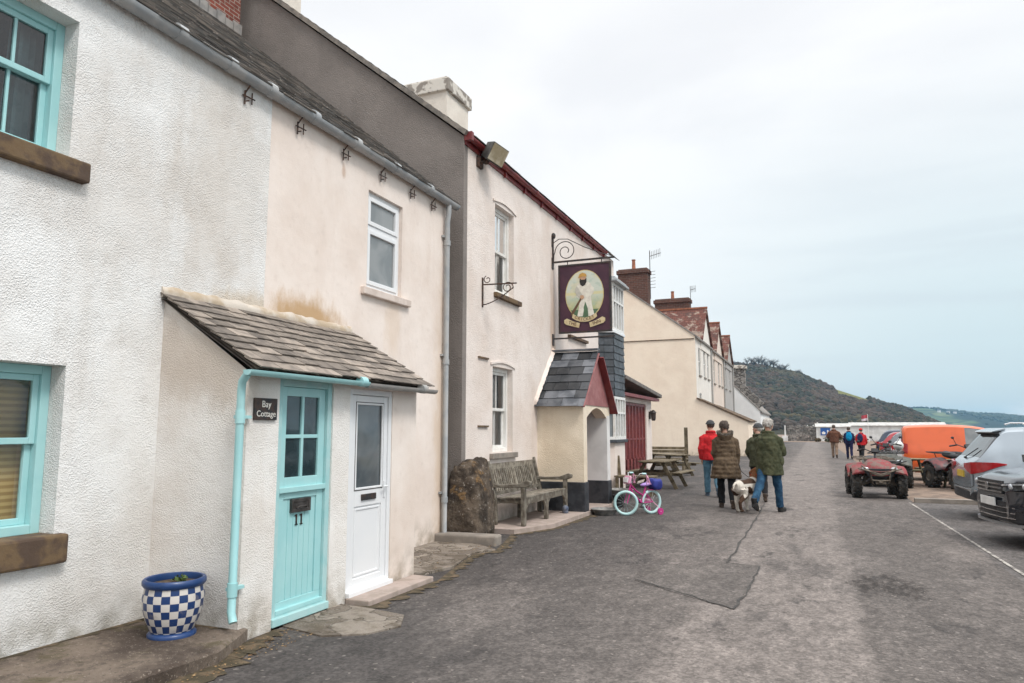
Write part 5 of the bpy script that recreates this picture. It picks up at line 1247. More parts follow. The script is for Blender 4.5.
# ================================================================== people
SKIN = mat('skin', (.48,.27,.19), (.52,.31,.23), 12, .55); EYE = mat('eye', (.03,.02,.015), None, 5, .2); LIP = mat('lips', (.36,.13,.11), None, 5, .5)
def cloth(name, a, b=None, s=9): return mat(name, a, b or tuple(v*1.35 for v in a), s, .9, spec=.25, bump=.35, bsc=28, bd=.012)
OLIVE = cloth('olive_waxed_cotton', (.045,.05,.026), (.075,.078,.042)); BROWNQ = cloth('brown_quilted_nylon', (.085,.058,.036), (.125,.088,.056)); REDC = cloth('red_fleece', (.42,.018,.022)); JEANS = cloth('blue_denim', (.016,.05,.10), (.03,.085,.15)); JEANSL = cloth('faded_denim', (.07,.15,.21), (.10,.20,.27))
BLACKC = cloth('black_cloth', (.014,.014,.016)); BROWNC = cloth('rust_brown_cloth', (.10,.045,.028)); TANC = cloth('tan_trousers', (.20,.14,.10)); TEALC = cloth('bright_blue_nylon', (.0,.17,.33)); NAVYC = cloth('navy_nylon', (.014,.016,.05)); DGREY = cloth('dark_grey_cloth', (.05,.052,.055)); FUR = cloth('grey_brown_fur', (.10,.085,.07), (.20,.175,.15), 30)
BOOT = mat('brown_leather', (.045,.03,.022), (.07,.045,.03), 10, .6); BLACKB = mat('black_leather', (.015,.014,.014), None, 10, .5); BLUESH = mat('blue_grey_shoe', (.06,.09,.13), None, 8, .7)
GREYH = mat('grey_hair', (.36,.33,.30), (.52,.49,.45), 40, .8, bump=.8, bsc=70, bd=.02, stretch=(1,1,.3)); DARKH = mat('dark_hair', (.05,.035,.026), (.09,.065,.05), 40, .7, bump=.8, bsc=60, bd=.02, stretch=(1,1,.3))
def person(label, loc, rz, h, lleg, rleg, larm, rarm, coat, trouser, shoe, hair=None, hat=None, hood=None, headyaw=0, vox=.012, lean=2, group='walkers on the lane', pack=None, fingers=True, headtilt=0):
    k = h/1.75; T = thing('person', label, 'person', loc, rz, group, False)
    body = MB(); sh = MB(); tr = MB(); feet = []; legs = {}
    for s_, (a, kb) in ((-1, lleg), (1, rleg)):
        a1, a2 = R(a), R(a-kb); hip = Vector((s_*.095,0,.91)); kn = hip+Vector((0,math.sin(a1),-math.cos(a1)))*.43; an = kn+Vector((0,math.sin(a2),-math.cos(a2)))*.40
        legs[s_] = (hip, kn, an, a2)
    low = min(l[2].z - (.075 + .09*abs(math.sin(l[3]))) for l in legs.values()); dz = -low
    V = lambda x, y, z: Vector((x, y, z+dz))
    for s_, (hip, kn, an, a2) in legs.items():
        up = Vector((0,0,dz)); hip, kn, an = hip+up, kn+up, an+up
        body.tube([hip+Vector((0,0,.04)), hip.lerp(kn,.5), kn, kn.lerp(an,.35), an], [.082,.068,.052,.052,.036], 12)
        pitch = a2*.75 if a2 < 0 else a2*.5
        fd = Vector((0,math.cos(pitch),math.sin(pitch))); heel = an+Vector((0,-.05,-.045)); toe = an+fd*.16+Vector((s_*.015,0,-.05))
        body.tube([an, an+Vector((0,.02,-.04)), an+fd*.09+Vector((0,0,-.045))], [.036,.035,.03], 10)
        sh.tube([an+Vector((0,-.01,.07)), an+Vector((0,-.005,-.01))], [.058,.055], 12).tube([heel, an+fd*.06+Vector((0,0,-.04)), toe], [.042,.048,.034], 12).tube([heel+Vector((0,0,-.025)), toe+Vector((0,0,-.022))], [.038,.036], 10)
        tr.tube([hip+Vector((0,0,.08)), hip.lerp(kn,.5), kn, kn.lerp(an,.5), an+Vector((0,-.005,.0))], [.105,.092,.075,.07,.066], 14)
    tr.ell(V(0,0,.94), (.165,.115,.12), None, 14, 10)
    body.loft([[V(rx*math.cos(q), ry*math.sin(q), z) for q in [2*math.pi*i/16 for i in range(16)]] for z, rx, ry in ((.86,.10,.08),(.93,.16,.11),(1.05,.145,.1),(1.2,.155,.105),(1.36,.175,.105),(1.44,.12,.08),(1.48,.06,.06))])
    hy = Matrix.Rotation(R(headyaw), 3, 'Z') @ Matrix.Rotation(R(headtilt), 3, 'X'); hc = V(0,.035,1.635)
    body.tube([V(0,-.01,1.42), V(0,.01,1.56)], [.058,.052], 12)
    H = lambda x, y, z: hc + hy @ Vector((x, y, z))
    body.ell(hc, (.076,.094,.108), hy, 18, 14).ell(H(0,.028,-.05), (.056,.066,.062), hy, 14, 10)
    body.tube([H(0,.085,.012), H(0,.112,-.022), H(0,.092,-.032)], [.010,.017,.010], 8)
    for s_ in (-1, 1): body.ell(H(s_*.080,-.008,-.012), (.012,.02,.032), hy, 8, 8)
    sl = MB(); hands = []
    for s_, (a, o, e, inn) in ((-1, larm), (1, rarm)):
        a, o, e, inn = R(a), R(o), R(e), R(inn); S = V(s_*.168,-.005,1.375); d = Vector((s_*math.sin(o), math.sin(a)*math.cos(o), -math.cos(a)*math.cos(o))); E = S+d*.285
        d2 = Vector((-s_*math.sin(inn), math.sin(a+e)*math.cos(inn), -math.cos(a+e)*math.cos(inn))).normalized(); W = E+d2*.25
        body.tube([S, S.lerp(E,.5), E, E.lerp(W,.4), W], [.052,.045,.038,.036,.026], 12)
        sd = d2.cross(Vector((s_,0,0))); sd = sd.normalized() if sd.length > .1 else Vector((0,1,0)); nrm = d2.cross(sd).normalized()
        pc = W+d2*.045
        body.tube([W, pc, W+d2*.085], [.026,.036,.034], 10)
        for q, L in zip((-.027,-.009,.009,.027), (.062,.075,.078,.066)):
            b0 = W+d2*.085+sd*q; m1 = b0+d2*L*.5+nrm*s_*.006; m2 = b0+d2*L*.8+nrm*s_*.024
            body.tube([b0-d2*.02, m1, m2], [.0095,.0088,.0075], 7)
        b0 = W+d2*.035+sd*.03; body.tube([b0-sd*.012, b0+sd*.018+d2*.03, b0+sd*.02+d2*.055], [.012,.0105,.009], 7)
        cw = coat.get('sleeve', 1); sl.tube([S+Vector((-s_*.06,0,.015)), S+d*.05+Vector((s_*.012,0,0)), S.lerp(E,.6), E, E.lerp(W,.5), W+d2*.005], [.062*cw,.076*cw,.073*cw,.068*cw,.062*cw,.055*cw], 14)
    hem = coat['hem']; n = 22; rings = []
    prof = coat['prof']        # (z, rx, ry, y)
    def interp(z):
        for p, q in zip(prof, prof[1:]):
            if p[0] <= z <= q[0]: f = (z-p[0])/(q[0]-p[0]); f = f*f*(3-2*f); return [p[i]+(q[i]-p[i])*f for i in (1,2,3)]
        return prof[-1][1:]
    nz = 46; z0, z1 = prof[0][0], prof[-1][0]
    for i in range(nz+1):
        z = z0+(z1-z0)*i/nz; rx, ry, yo = interp(z); pf = 0
        if coat.get('puff'): pf = .014*abs(math.sin((z-z0)*math.pi/coat['puff']))
        rings.append([V((rx+pf)*math.cos(q)*(1+.02*math.sin(5*q+z*9)), yo+(ry+pf)*math.sin(q)*(1+.03*math.sin(4*q+2+z*7)), z) for q in [2*math.pi*j/n for j in range(n)]])
    cm = MB(); cm.loft(rings); cm.v += []; s0 = len(cm.v); cm.v += sl.v; cm.f += [[i+s0 for i in f] for f in sl.f]; cm.m += [0]*len(sl.f)
    if coat.get('collar'): cm.tube([V(.095*math.cos(q), .0+.085*math.sin(q), 1.485+.012*math.cos(q+1.5)) for q in [2*math.pi*j/16 for j in range(16)]], .030, 8, closed=True)
    K = Matrix.Scale(k, 4)
    for m_ in (body, sh, tr, cm): m_.xf(K)
    body.build('body', SKIN, T, remesh=vox*.75 if vox < .015 else vox, relax=1)
    tr.build('trousers', trouser, T, remesh=vox, relax=2, crease=.035); sh.build('boots', shoe, T, remesh=vox, relax=2)
    cm.build('coat', coat['mat'], T, remesh=vox, relax=2, crease=.04)
    if coat.get('pockets'):
        for s_ in (-1,1): MB().ell(V(s_*coat['pockets'],.02,hem+.24)*k, (.03*k,.075*k,.09*k), None, 10, 8).build('pocket', coat['mat'], T, smooth=60)
    ey = MB(); lp = MB()
    for s_ in (-1,1): ey.ell(H(s_*.030,.086,.012), (.012,.008,.009), hy, 8, 6)
    lp.ell(H(0,.090,-.058), (.024,.010,.009), hy, 10, 6)
    ey.xf(K).build('eyes', EYE, T, smooth=60); lp.xf(K).build('mouth', LIP, T, smooth=60)
    if hair:
        hm_, st = hair; hb_ = MB(); r_ = random.Random(int(h*1000))
        hb_.ell(H(0,-.018,.026), (.091,.098,.102), hy, 24, 16)
        hb_.v = [tuple(Vector(v)+(Vector(v)-H(0,-.018,.026)).normalized()*.012*mnoise.noise(Vector(v)*30)) for v in hb_.v]
        # keep the face clear
        inv = hy.transposed(); hb_.v = [tuple(hc + hy @ Vector(((inv@(Vector(v)-hc)).x, min((inv@(Vector(v)-hc)).y, .074 if (inv@(Vector(v)-hc)).z > .055 else .028), max((inv@(Vector(v)-hc)).z, -.062)))) for v in hb_.v]
        if st == 'fluffy':
            for _ in range(120):
                q = Vector((r_.gauss(0,1), r_.gauss(-.4,1), r_.gauss(.2,.8))).normalized()
                if q.y > .45 and q.z < .4: continue
                p0 = H(q.x*.088, -.018+q.y*.094, .026+max(q.z,-.75)*.1); hb_.tube([p0, p0+(hy@q)*.014+Vector((0,0,-.012)), p0+(hy@q)*.016+Vector((0,0,-.03))], [.010,.007,.003], 5)
        if st == 'pony': hb_.tube([H(0,-.10,.03), H(0,-.15,.02), H(.02,-.165,-.05), H(.02,-.155,-.12)], [.03,.035,.03,.012], 10)
        hb_.xf(K).build('hair', hm_, T, smooth=60)
    if hat:
        hm_, st = hat; hb_ = MB()
        if st == 'beanie':
            hb_.ell(H(0,-.012,.045), (.094,.106,.088), hy, 22, 14); inv = hy.transposed(); hb_.v = [tuple(hc+hy@Vector(((inv@(Vector(v)-hc)).x,(inv@(Vector(v)-hc)).y,max((inv@(Vector(v)-hc)).z,.03)))) for v in hb_.v]
            hb_.tube([hc+hy@Vector((.093*math.cos(q),-.012+.105*math.sin(q),.042)) for q in [2*math.pi*j/20 for j in range(20)]], .016, 8, closed=True)
        hb_.xf(K).build('hat', hm_, T, smooth=60)
    if hood:
        hm_, rim = hood; hb_ = MB()
        hb_.tube([V(.115*math.cos(q), -.045+.095*math.sin(q), 1.49-.055*max(0,-math.sin(q))) for q in [2*math.pi*j/18 for j in range(18)]], .052, 10, closed=True); hb_.ell(V(0,-.12,1.42),(.12,.055,.10),None,14,10)
        hb_.xf(K).build('hood', hm_, T, remesh=vox, relax=2)
        if rim:
            fu = MB(); r_ = random.Random(3)
            for _ in range(520):
                q = r_.uniform(0, 6.283); c0 = V(.125*math.cos(q), -.055+.108*math.sin(q), 1.525-.06*max(0,-math.sin(q))); d_ = Vector((r_.gauss(0,1)+math.cos(q), r_.gauss(0,1)+math.sin(q), r_.gauss(.2,1))).normalized()
                fu.tube([c0, c0+d_*.045], [.012,.003], 4)
            fu.xf(K).build('fur_trim', rim, T)
    if pack:
        pm, strap = pack; p = MB(); p.ell(V(0,-.20,1.22), (.155,.11,.24), None, 18, 14); p.xf(K).build('backpack', pm, T, smooth=60)
        s2 = MB(); s2.ell(V(0,-.275,1.12),(.11,.045,.12),None,14,10); s2.xf(K).build('pocket', strap, T, smooth=60)
        st_ = MB()
        for s_ in (-1,1): st_.tube([V(s_*.1,-.13,1.42), V(s_*.105,-.02,1.475), V(s_*.11,.115,1.38), V(s_*.12,.10,1.15), V(s_*.13,-.10,1.06)], .018, 6)
        st_.xf(K).build('strap', strap, T, smooth=60)
    return T
wax = dict(mat=OLIVE, hem=.72, collar=1, sleeve=1.22, pockets=.235, prof=[(.70,.255,.185,-.01),(.85,.25,.185,-.01),(1.05,.245,.18,-.01),(1.25,.235,.175,-.015),(1.36,.205,.155,-.015),(1.44,.135,.115,-.005),(1.50,.09,.085,0)])
puff = dict(mat=BROWNQ, hem=.62, collar=0, puff=.085, sleeve=1.12, prof=[(.60,.30,.22,-.01),(.75,.28,.21,-.01),(.92,.24,.185,-.01),(1.06,.195,.145,0),(1.22,.20,.15,-.01),(1.35,.185,.14,-.01),(1.44,.12,.10,0),(1.49,.085,.08,0)])
jack = lambda m, hem=.86, s=1.0: dict(mat=m, hem=hem, collar=1, sleeve=1.05*s, prof=[(hem-.02,.20*s,.145*s,0),(hem+.15,.195*s,.145*s,0),(1.15,.20*s,.145*s,-.01),(1.34,.185*s,.135*s,-.01),(1.44,.12,.10,0),(1.49,.085,.08,0)])
person('grey haired man in olive jacket and blue jeans striding beside the spaniel', (-.86,15.25,0), R(-22), 1.84, (-30,10), (15,6), (8,10,62,38), (22,9,66,30), wax, JEANS, BLACKB, (GREYH,'fluffy'), headyaw=-10, vox=.0115)
person('woman in long brown quilted coat with fur trimmed hood', (-1.75,15.75,0), R(12), 1.80, (16,22), (-12,10), (10,8,30,18), (4,11,14,4), puff, BLACKC, BOOT, (DARKH,'fluffy'), hood=(BROWNQ,FUR), headyaw=-8, vox=.0115)
person('walker in a red jacket and faded jeans ahead of the brown coat', (-2.38,18.4,0), R(14), 1.85, (14,14), (-16,18), (-6,13,26,6), (10,8,30,8), jack(REDC,.86,1.03), JEANSL, BLUESH, (DARKH,'short'), hat=(DGREY,'beanie'), headyaw=18, vox=.014)
person('person in a grey beanie mostly hidden behind the olive jacket', (-1.22,17.6,0), R(6), 1.76, (14,16), (-14,14), (10,10,40,15), (10,10,40,15), jack(cloth('dark_olive_cloth',(.05,.052,.03)),.80,1.08), BLACKC, BOOT, (GREYH,'short'), hat=(DGREY,'beanie'), headyaw=62, vox=.014)
person('far walker in a rust brown jacket and tan trousers with elbows out', (1.0,45.9,0), R(-4), 1.90, (10,8), (-12,14), (2,34,62,45), (2,34,62,45), jack(BROWNC,.84,1.2), TANC, BOOT, (DARKH,'short'), vox=.022)
person('far walker carrying a bright blue backpack', (1.72,44.6,0), R(0), 1.78, (12,12), (-10,10), (6,10,20,5), (6,10,20,5), jack(NAVYC,.84,1.05), NAVYC, BLACKB, (DARKH,'short'), vox=.022, pack=(TEALC,TEALC))
person('far walker in a red jacket with a navy backpack next to the parked cars', (2.28,43.6,0), R(-18), 1.70, (10,10), (-12,14), (6,14,30,10), (6,14,30,10), jack(REDC,.84,1.12), BLACKC, BLACKB, (DARKH,'short'), hat=(REDC,'beanie'), vox=.022, pack=(NAVYC,NAVYC))
# ================================================================== spaniel
def dogcoat():
    t = NT('liver_and_white_coat'); co = t.coord(); x = t.xyz(co)
    n = t.noise(2.6, co, 2, .4); 
    sad = t.math('MULTIPLY', t.ramp(t.math('ADD', x[1], t.math('MULTIPLY', n, .3)), .30, .36), 1.)
    k = t.mix(t.math('MAXIMUM', t.ramp(t.noise(4.2, t.coord((1,1,1),(.32,.1,.2)), 2, .45), .52, .56), t.math('MULTIPLY', t.ramp(x[2], .49, .51), t.ramp(t.math('ABSOLUTE', t.math('ADD', x[1], .02)), .22, .19))), (.62,.57,.50), (.055,.028,.016))
    nb = t.ramp(t.math('ADD', x[1], t.math('MULTIPLY', t.math('SUBTRACT', x[2], .5), .9)), .30, .36)
    k = t.mix(nb, k, (.17,.065,.025))
    k = t.mix(t.ramp(t.noise(45, co, 3), .5, .7, 0, .35), k, (.16,.12,.09))
    return t.fin(k, .9, 0, .2, t.bump(t.noise(50, t.coord((1,1,.4)), 5, .7), .8, .02))
DOG = dogcoat()
dg = thing('dog', 'brown and white spaniel trotting on a lead between the two front walkers', 'dog', (-1.32,15.15,0), R(-24), None, False); dg.scale = (1.1, 1.1, 1.1)
b = MB()
b.loft([[Vector((rx*math.cos(q), y, z+rz_*math.sin(q))) for q in [2*math.pi*i/16 for i in range(16)]] for y, z, rx, rz_ in ((-.335,.46,.04,.05),(-.31,.455,.075,.09),(-.22,.45,.105,.12),(-.05,.435,.115,.125),(.10,.43,.13,.145),(.22,.44,.125,.155),(.30,.47,.09,.12),(.34,.50,.05,.07))])
b.tube([(0,.26,.50),(0,.34,.60),(0,.385,.67)], [.095,.078,.068], 12)
b.ell((0,.42,.70),(.075,.09,.075),None,14,10).tube([(0,.46,.69),(0,.535,.665),(0,.57,.655)],[.052,.042,.034],10)
for s_ in (-1,1): b.tube([(s_*.062,.405,.735),(s_*.10,.39,.67),(s_*.095,.385,.58)],[.022,.040,.028],8)
for s_, o, lift in ((-1,.07,0),(1,-.09,.02)):
    b.tube([(s_*.075,-.22,.42),(s_*.085,-.17+o*.4,.30),(s_*.08,-.27+o,.17+lift),(s_*.08,-.24+o,.04+lift)],[.088,.066,.032,.027],10).ell((s_*.08,-.215+o,.03+lift),(.034,.05,.03),None,10,8)
for s_, o, lift in ((-1,-.06,0),(1,.07,.0)):
    b.tube([(s_*.07,.20,.40),(s_*.075,.19+o*.4,.26),(s_*.072,.20+o,.14+lift),(s_*.072,.20+o,.04)],[.066,.046,.034,.028],10).ell((s_*.072,.225+o,.03),(.034,.048,.03),None,10,8)
b.tube([(0,-.31,.50),(0,-.36,.52),(0,-.41,.48),(.01,-.44,.41)],[.032,.022,.022,.008],8)
b.build('body', DOG, dg, remesh=.0095, relax=1)
MB().ell((0,.60,.668),(.018,.014,.014),None,8,6).build('nose', EYE, dg, smooth=60)
e_ = MB()
for s_ in (-1,1): e_.ell((s_*.042,.485,.725),(.011,.009,.011),None,8,6)
e_.build('eyes', EYE, dg, smooth=60)
MB().tube([(.078*math.cos(q), .345+.035*math.sin(q), .60+.06*math.sin(q)*-1) for q in [2*math.pi*j/16 for j in range(16)]], .012, 6, closed=True).build('collar', REDC, dg)
ld = MB().tube([(-1.22,15.46,.66),(-1.30,15.50,.66),(-1.44,15.66,.76),(-1.50,15.78,.93)], .006, 5); tag(ld.build('lead', BLACKC), 'thin dark lead from the spaniel up to the woman', 'dog lead')
# ================================================================== vehicles
def lerp_pts(pts, x, smooth=True):
    if x <= pts[0][0]: return pts[0][1]
    for i, (p, q) in enumerate(zip(pts, pts[1:])):
        if x <= q[0]:
            f = (x-p[0])/(q[0]-p[0])
            if not smooth: return p[1]+(q[1]-p[1])*f
            p0 = pts[i-1] if i else p; q1 = pts[i+2] if i+2 < len(pts) else q
            m0 = (q[1]-p0[1])/max(1e-6, q[0]-p0[0])*(q[0]-p[0]); m1 = (q1[1]-p[1])/max(1e-6, q1[0]-p[0])*(q[0]-p[0]); lim = 1.2*abs(q[1]-p[1])+.01
            m0 = max(-lim, min(lim, m0)); m1 = max(-lim, min(lim, m1))
            return (2*f**3-3*f*f+1)*p[1] + (f**3-2*f*f+f)*m0 + (-2*f**3+3*f*f)*q[1] + (f**3-f*f)*m1
    return pts[-1][1]
TAIL = mat('red_lamp_glass', (.33,.008,.012), (.42,.015,.02), 12, .12, spec=.7); HEADL = mat('headlamp_glass', (.42,.44,.46), (.62,.64,.66), 14, .08, .3, .8)
LAMPD = mat('dark_lamp_glass', (.05,.055,.06), (.12,.13,.14), 9, .06, .2, .9)
PLATE = mat('white_number_plate', (.68,.68,.66), None, 8, .4); PLATEY = mat('yellow_number_plate', (.62,.42,.03), None, 8, .4)
ALLOY = mat('alloy_wheel', (.30,.31,.32), (.40,.41,.42), 8, .35, .8)
def paint(name, c, rough=.22, metal=.25):
    t = NT(name); co = t.coord(); k = t.mix(t.ramp(t.noise(2, co, 4), .4, .7), c, tuple(v*.86 for v in c)); x = t.xyz(co)
    k = t.mix(t.math('MULTIPLY', t.ramp(x[2], .62, .25, 0, .55), t.ramp(t.noise(7, co, 6, .7), .35, .65)), k, (.11,.09,.075))
    m = t.fin(k, rough, metal, .5); t.b.inputs['Coat Weight'].default_value = .6; t.b.inputs['Coat Roughness'].default_value = .08; return m
def car_wheel(par, x, y, r, wd, s_):
    M_ = Matrix.Translation((x, y, r)) @ Matrix.Rotation(R(90)*-s_, 4, 'X')
    ty = MB().lathe([(r*.66,-wd/2),(r*.9,-wd/2-.005),(r*.98,-wd/2+.03),(r,-wd/4),(r,wd/4),(r*.98,wd/2-.03),(r*.9,wd/2+.005),(r*.66,wd/2)], (0,0,0), 32, close=True)
    ty.xf(M_); t_ = ty.build('wheel', RUBBER, par, smooth=40)
    rm = MB().lathe([(r*.67,-wd/2),(r*.67,wd/2-.01),(r*.63,wd/2-.005),(r*.60,wd/2-.04),(r*.58,wd/2-.09),(.001,wd/2-.09)], (0,0,0), 32)
    for k in range(5):
        for q in (-.11,.11):
            a = 2*math.pi*k/5; rm.bar((r*.12*math.cos(a),r*.12*math.sin(a),wd/2-.03),(r*.63*math.cos(a+q),r*.63*math.sin(a+q),wd/2-.025),.045,.03)
    rm.lathe([(.001,wd/2-.01),(r*.17,wd/2-.012),(r*.19,wd/2-.04)], (0,0,0), 16); rm.xf(M_); rm.build('rim', ALLOY, t_, smooth=35)
def car(label, loc, rz, L, W, top, belt, pm, axles, rw, side=(), screen=None, rear=None, sill=.26, tumble=.20, plan=None, cat='car', group='cars parked along the seafront', trim=True, nx=92, face_z=None, name='parked_car', detail=True, box=.985):
    T = thing(name, label, cat, loc, rz, group, False); X0, X1 = -L/2, L/2
    plan = plan or [(X0,.80),(X0+.08,.90),(X0+.35,.97),(X0+1,1),(X1-1.1,1),(X1-.45,.95),(X1-.12,.82),(X1,.66)]
    bott = [(X0,sill+.20),(X0+.25,sill+.06),(X0+.6,sill),(X1-.6,sill),(X1-.2,sill+.04),(X1,sill+.14)]
    rows = []
    def column(x):
        w_ = lerp_pts(plan, x)*W/2; zt = lerp_pts(top, x); zb = min(lerp_pts(belt, x), zt-.035); zs = lerp_pts(bott, x); g = zt-zb; ti = tumble*min(1, g/.5)
        pts = [(.84,zs-.02),(.96,zs+.04),(.985,zs+.16),(.995,zs+(zb-zs)*.45),(1.0,zs+(zb-zs)*.66),(box,zb-.10*(zb-zs)),(.955*box/.985,zb)]
        out = [(w_*a, z) for a, z in pts]; wb = out[-1][0]
        for f, ff in ((.25,.18),(.5,.42),(.75,.68)): out.append((wb-ti*ff*1.0, zb+g*f*.86))
        out += [(wb-ti*.95, zb+g*.88),(wb-ti*1.25-.02, zb+g*.95),((wb-ti*1.35)*.72, zb+g*.985),((wb-ti*1.35)*.36, zt-.002),(0, zt)]
        return out
    xs = [X0+L*i/nx for i in range(nx+1)]; cols = [column(x) for x in xs]; nr = len(cols[0])
    B = MB(); G = {'window': MB(), 'windscreen': MB(), 'rear_window': MB()}
    for s_ in (1, -1):
        base = len(B.v); V = []
        for x, c in zip(xs, cols):
            for (y, z) in c:
                xx, zz = x, z
                for ax in axles:
                    d_ = math.hypot(xx-ax, zz-rw); ra = rw*1.13
                    if y > W*.25 and d_ < ra+.045 and zz < rw*2.4: 
                        if d_ > ra-.045 and d_ > 1e-4: xx = ax+(xx-ax)*ra/d_; zz = rw+(zz-rw)*ra/d_
                V.append((xx, s_*y, zz))
        B.v += V
        for i in range(nx):
            for j in range(nr-1):
                xm = (xs[i]+xs[i+1])/2; zm = sum(cols[a][b][1] for a in (i,i+1) for b in (j,j+1))/4
                if any(math.hypot(xm-ax, zm-rw) < rw*1.11 for ax in axles) and j < 8: continue
                f = [base+i*nr+j, base+(i+1)*nr+j, base+(i+1)*nr+j+1, base+i*nr+j+1]; gk = None
                if 6 <= j < 10 and any(a + ((j-6)*.11 if (a, b) == side[0] and len(side) > 2 else 0) < xm < b for a, b in side): gk = 'window'
                if j >= 10 and screen and screen[0] < xm < screen[1]: gk = 'windscreen'
                if j >= 10 and rear and rear[0] < xm < rear[1]: gk = 'rear_window'
                if gk: g = G[gk]; n = len(g.v); g.v += [(V[q-base][0], V[q-base][1]*.994, V[q-base][2]-(.006 if j >= 10 else 0)) for q in f]; g.f.append([n,n+1,n+2,n+3]); g.m.append(0)
                else: B.f.append(f); B.m.append(0)
    for i in (0, nx):
        n = len(B.v); c = cols[i]; B.v += [(xs[i], y, z) for y, z in c] + [(xs[i], -y, z) for y, z in reversed(c[:-1])]; B.f.append(list(range(n, len(B.v)))); B.m.append(0)
    zf = lerp_pts(bott, 0)
    B.bx(X0+.3, X1-.3, -W*.33, W*.33, zf-.02, zf+.1)
    body = B.build('body', pm, T, smooth=38)
    for k_, g in G.items():
        if g.f: g.build(k_, GLASS_CAR, T, smooth=38)
    # dark inner box so that nothing shows through the wheel openings
    MB().bx(X0+.25, X1-.25, -W*.40, W*.40, sill+.02, .80).build('underbody', DARKPL, T)
    tr = MB()
    for ax in axles:
        for s_ in (1, -1): tr.tube([(ax+rw*1.12*math.cos(q), s_*(W/2-.022), rw+rw*1.12*math.sin(q)) for q in [math.pi*1.08*k/18-.12 for k in range(19)]], .030 if trim else .018, 6)
    tr.build('arch_trim', DARKPL if trim else pm, T, smooth=60)
    for ax in axles:
        for s_ in (1, -1): car_wheel(T, ax, s_*(W/2-.125), rw, .23, s_)
    if detail:
        for s_ in (1,-1):
            xm_ = side[-1][1]-.12 if side else 0; zb = lerp_pts(belt, xm_)
            MB().ell((xm_, s_*(W/2+.07), zb+.08), (.07,.10,.075), None, 12, 8).bar((xm_,s_*(W/2-.07),zb+.03),(xm_,s_*(W/2+.05),zb+.05),.05,.04).build('mirror', pm, T, smooth=50)
            hd_ = MB()
            for (a, b) in side[:2]:
                xx = a+.12; hd_.tube([(xx,s_*(W/2*.985),zb-.16),(xx+.03,s_*(W/2+.03),zb-.155),(xx+.17,s_*(W/2+.03),zb-.15),(xx+.2,s_*(W/2*.985),zb-.15)], .014, 6)
            if hd_.f: hd_.build('door_handle', pm, T, smooth=50)
    T['_b'] = 0; return T
def surf_strip(T, name, m, pts, th=.02, bevel=.006):
    """lamp / grille bar: polyline of (x,y,z0,z1) outer face, thickness back"""
    b = MB(); f = [(x,y,z0) for x,y,z0,z1 in pts]; g = [(x,y,z1) for x,y,z0,z1 in pts]; n = len(pts)
    b.v = f + g + [(x*.985-0, y*.97, z) for x,y,z in f] + [(x*.985, y*.97, z) for x,y,z in g]
    for i in range(n-1):
        b.f += [[i,i+1,n+i+1,n+i],[2*n+i,3*n+i,3*n+i+1,2*n+i+1],[i,2*n+i,2*n+i+1,i+1],[n+i,n+i+1,3*n+i+1,3*n+i]]
    b.f += [[0,n,3*n,2*n],[n-1,2*n-1+0,4*n-1,3*n-1]]
    b.m = [0]*len(b.f); return b.build(name, m, T, smooth=35)

# --- silver SUV (rear towards the lane) and dark SUV (front towards the lane)
def suv_shape(L, h, hood):
    a, b = -L/2, L/2
    top = [(a,.92),(a+.06,1.04),(a+.14,1.10),(a+.50,h-.10),(a+.62,h-.03),(a+1.2,h),(a+2.2,h),(a+2.75,h-.07),(a+3.45,hood+.06),(a+3.7,hood),(b-.5,hood-.07),(b-.12,hood-.15),(b,hood-.32)]
    belt = [(a,.90),(a+.3,1.05),(a+1,1.04),(a+2.4,.99),(a+3.4,.96),(b-.4,.90),(b,.64)]
    return top, belt
SILVER = paint('silver_blue_paint', (.36,.41,.45), .25, .45); DKBLUE = paint('dark_blue_paint', (.007,.010,.017), .14, .05)
L = 4.72; top, belt = suv_shape(L, 1.66, 1.06)
s1 = car('silver blue SUV parked with its red rear lamps towards the lane', (2.50+L/2,16.05,0), R(2), L, 1.88, top, belt, SILVER, (-L/2+.95, L/2-.92), .355,
    [(-L/2+.78,-L/2+1.22),(-L/2+1.34,-L/2+2.12),(-L/2+2.22,-L/2+3.0)], (-L/2+2.72,-L/2+3.42), (-L/2+.15,-L/2+.50), tumble=.19)
X0 = -L/2
for s_ in (1,-1):
    surf_strip(s1, 'tail_lamp', TAIL, [(X0-.03,s_*.42,.93,1.0),(X0-.02,s_*.60,.86,1.01),(X0+.0,s_*.79,.82,1.03),(X0+.14,s_*.915,.86,1.035),(X0+.38,s_*.96,.96,1.03),(X0+.50,s_*.955,.99,1.01)])
    MB().tube([(X0+.9,s_*.58,1.70),(X0+1.0,s_*.58,1.73),(X0+2.5,s_*.58,1.72),(X0+2.65,s_*.58,1.66)],.018,6).build('roof_rail', CHROME, s1, smooth=50)
    rect = MB().tube([(X0+.80,s_*.925,1.09),(X0+1.28,s_*.935,1.09),(X0+3.1,s_*.935,1.02)],.012,6); rect.build('chrome_strip', CHROME, s1, smooth=50)
MB().loft([[(x,y,z) for (x,z) in ((X0+.40,1.555),(X0+.62,1.60),(X0+.62,1.64),(X0+.42,1.585))] for y in (-.62,.62)]).build('spoiler', SILVER, s1, bevel=.01)
MB().loft([[(X0+.46,y,1.52),(X0+.56,y,1.54),(X0+.56,y,1.58),(X0+.42,y,1.553)] for y in (-.61,.61)]).build('spoiler_lip', DARKPL, s1)
MB().prism([(X0+1.15,1.655),(X0+1.33,1.66),(X0+1.16,1.74)], 'y', -.02, .02).build('aerial_fin', SILVER, s1, bevel=.008)
MB().bx(X0-.015,X0+.02,-.26,.26,.74,.86).build('number_plate', PLATEY, s1)
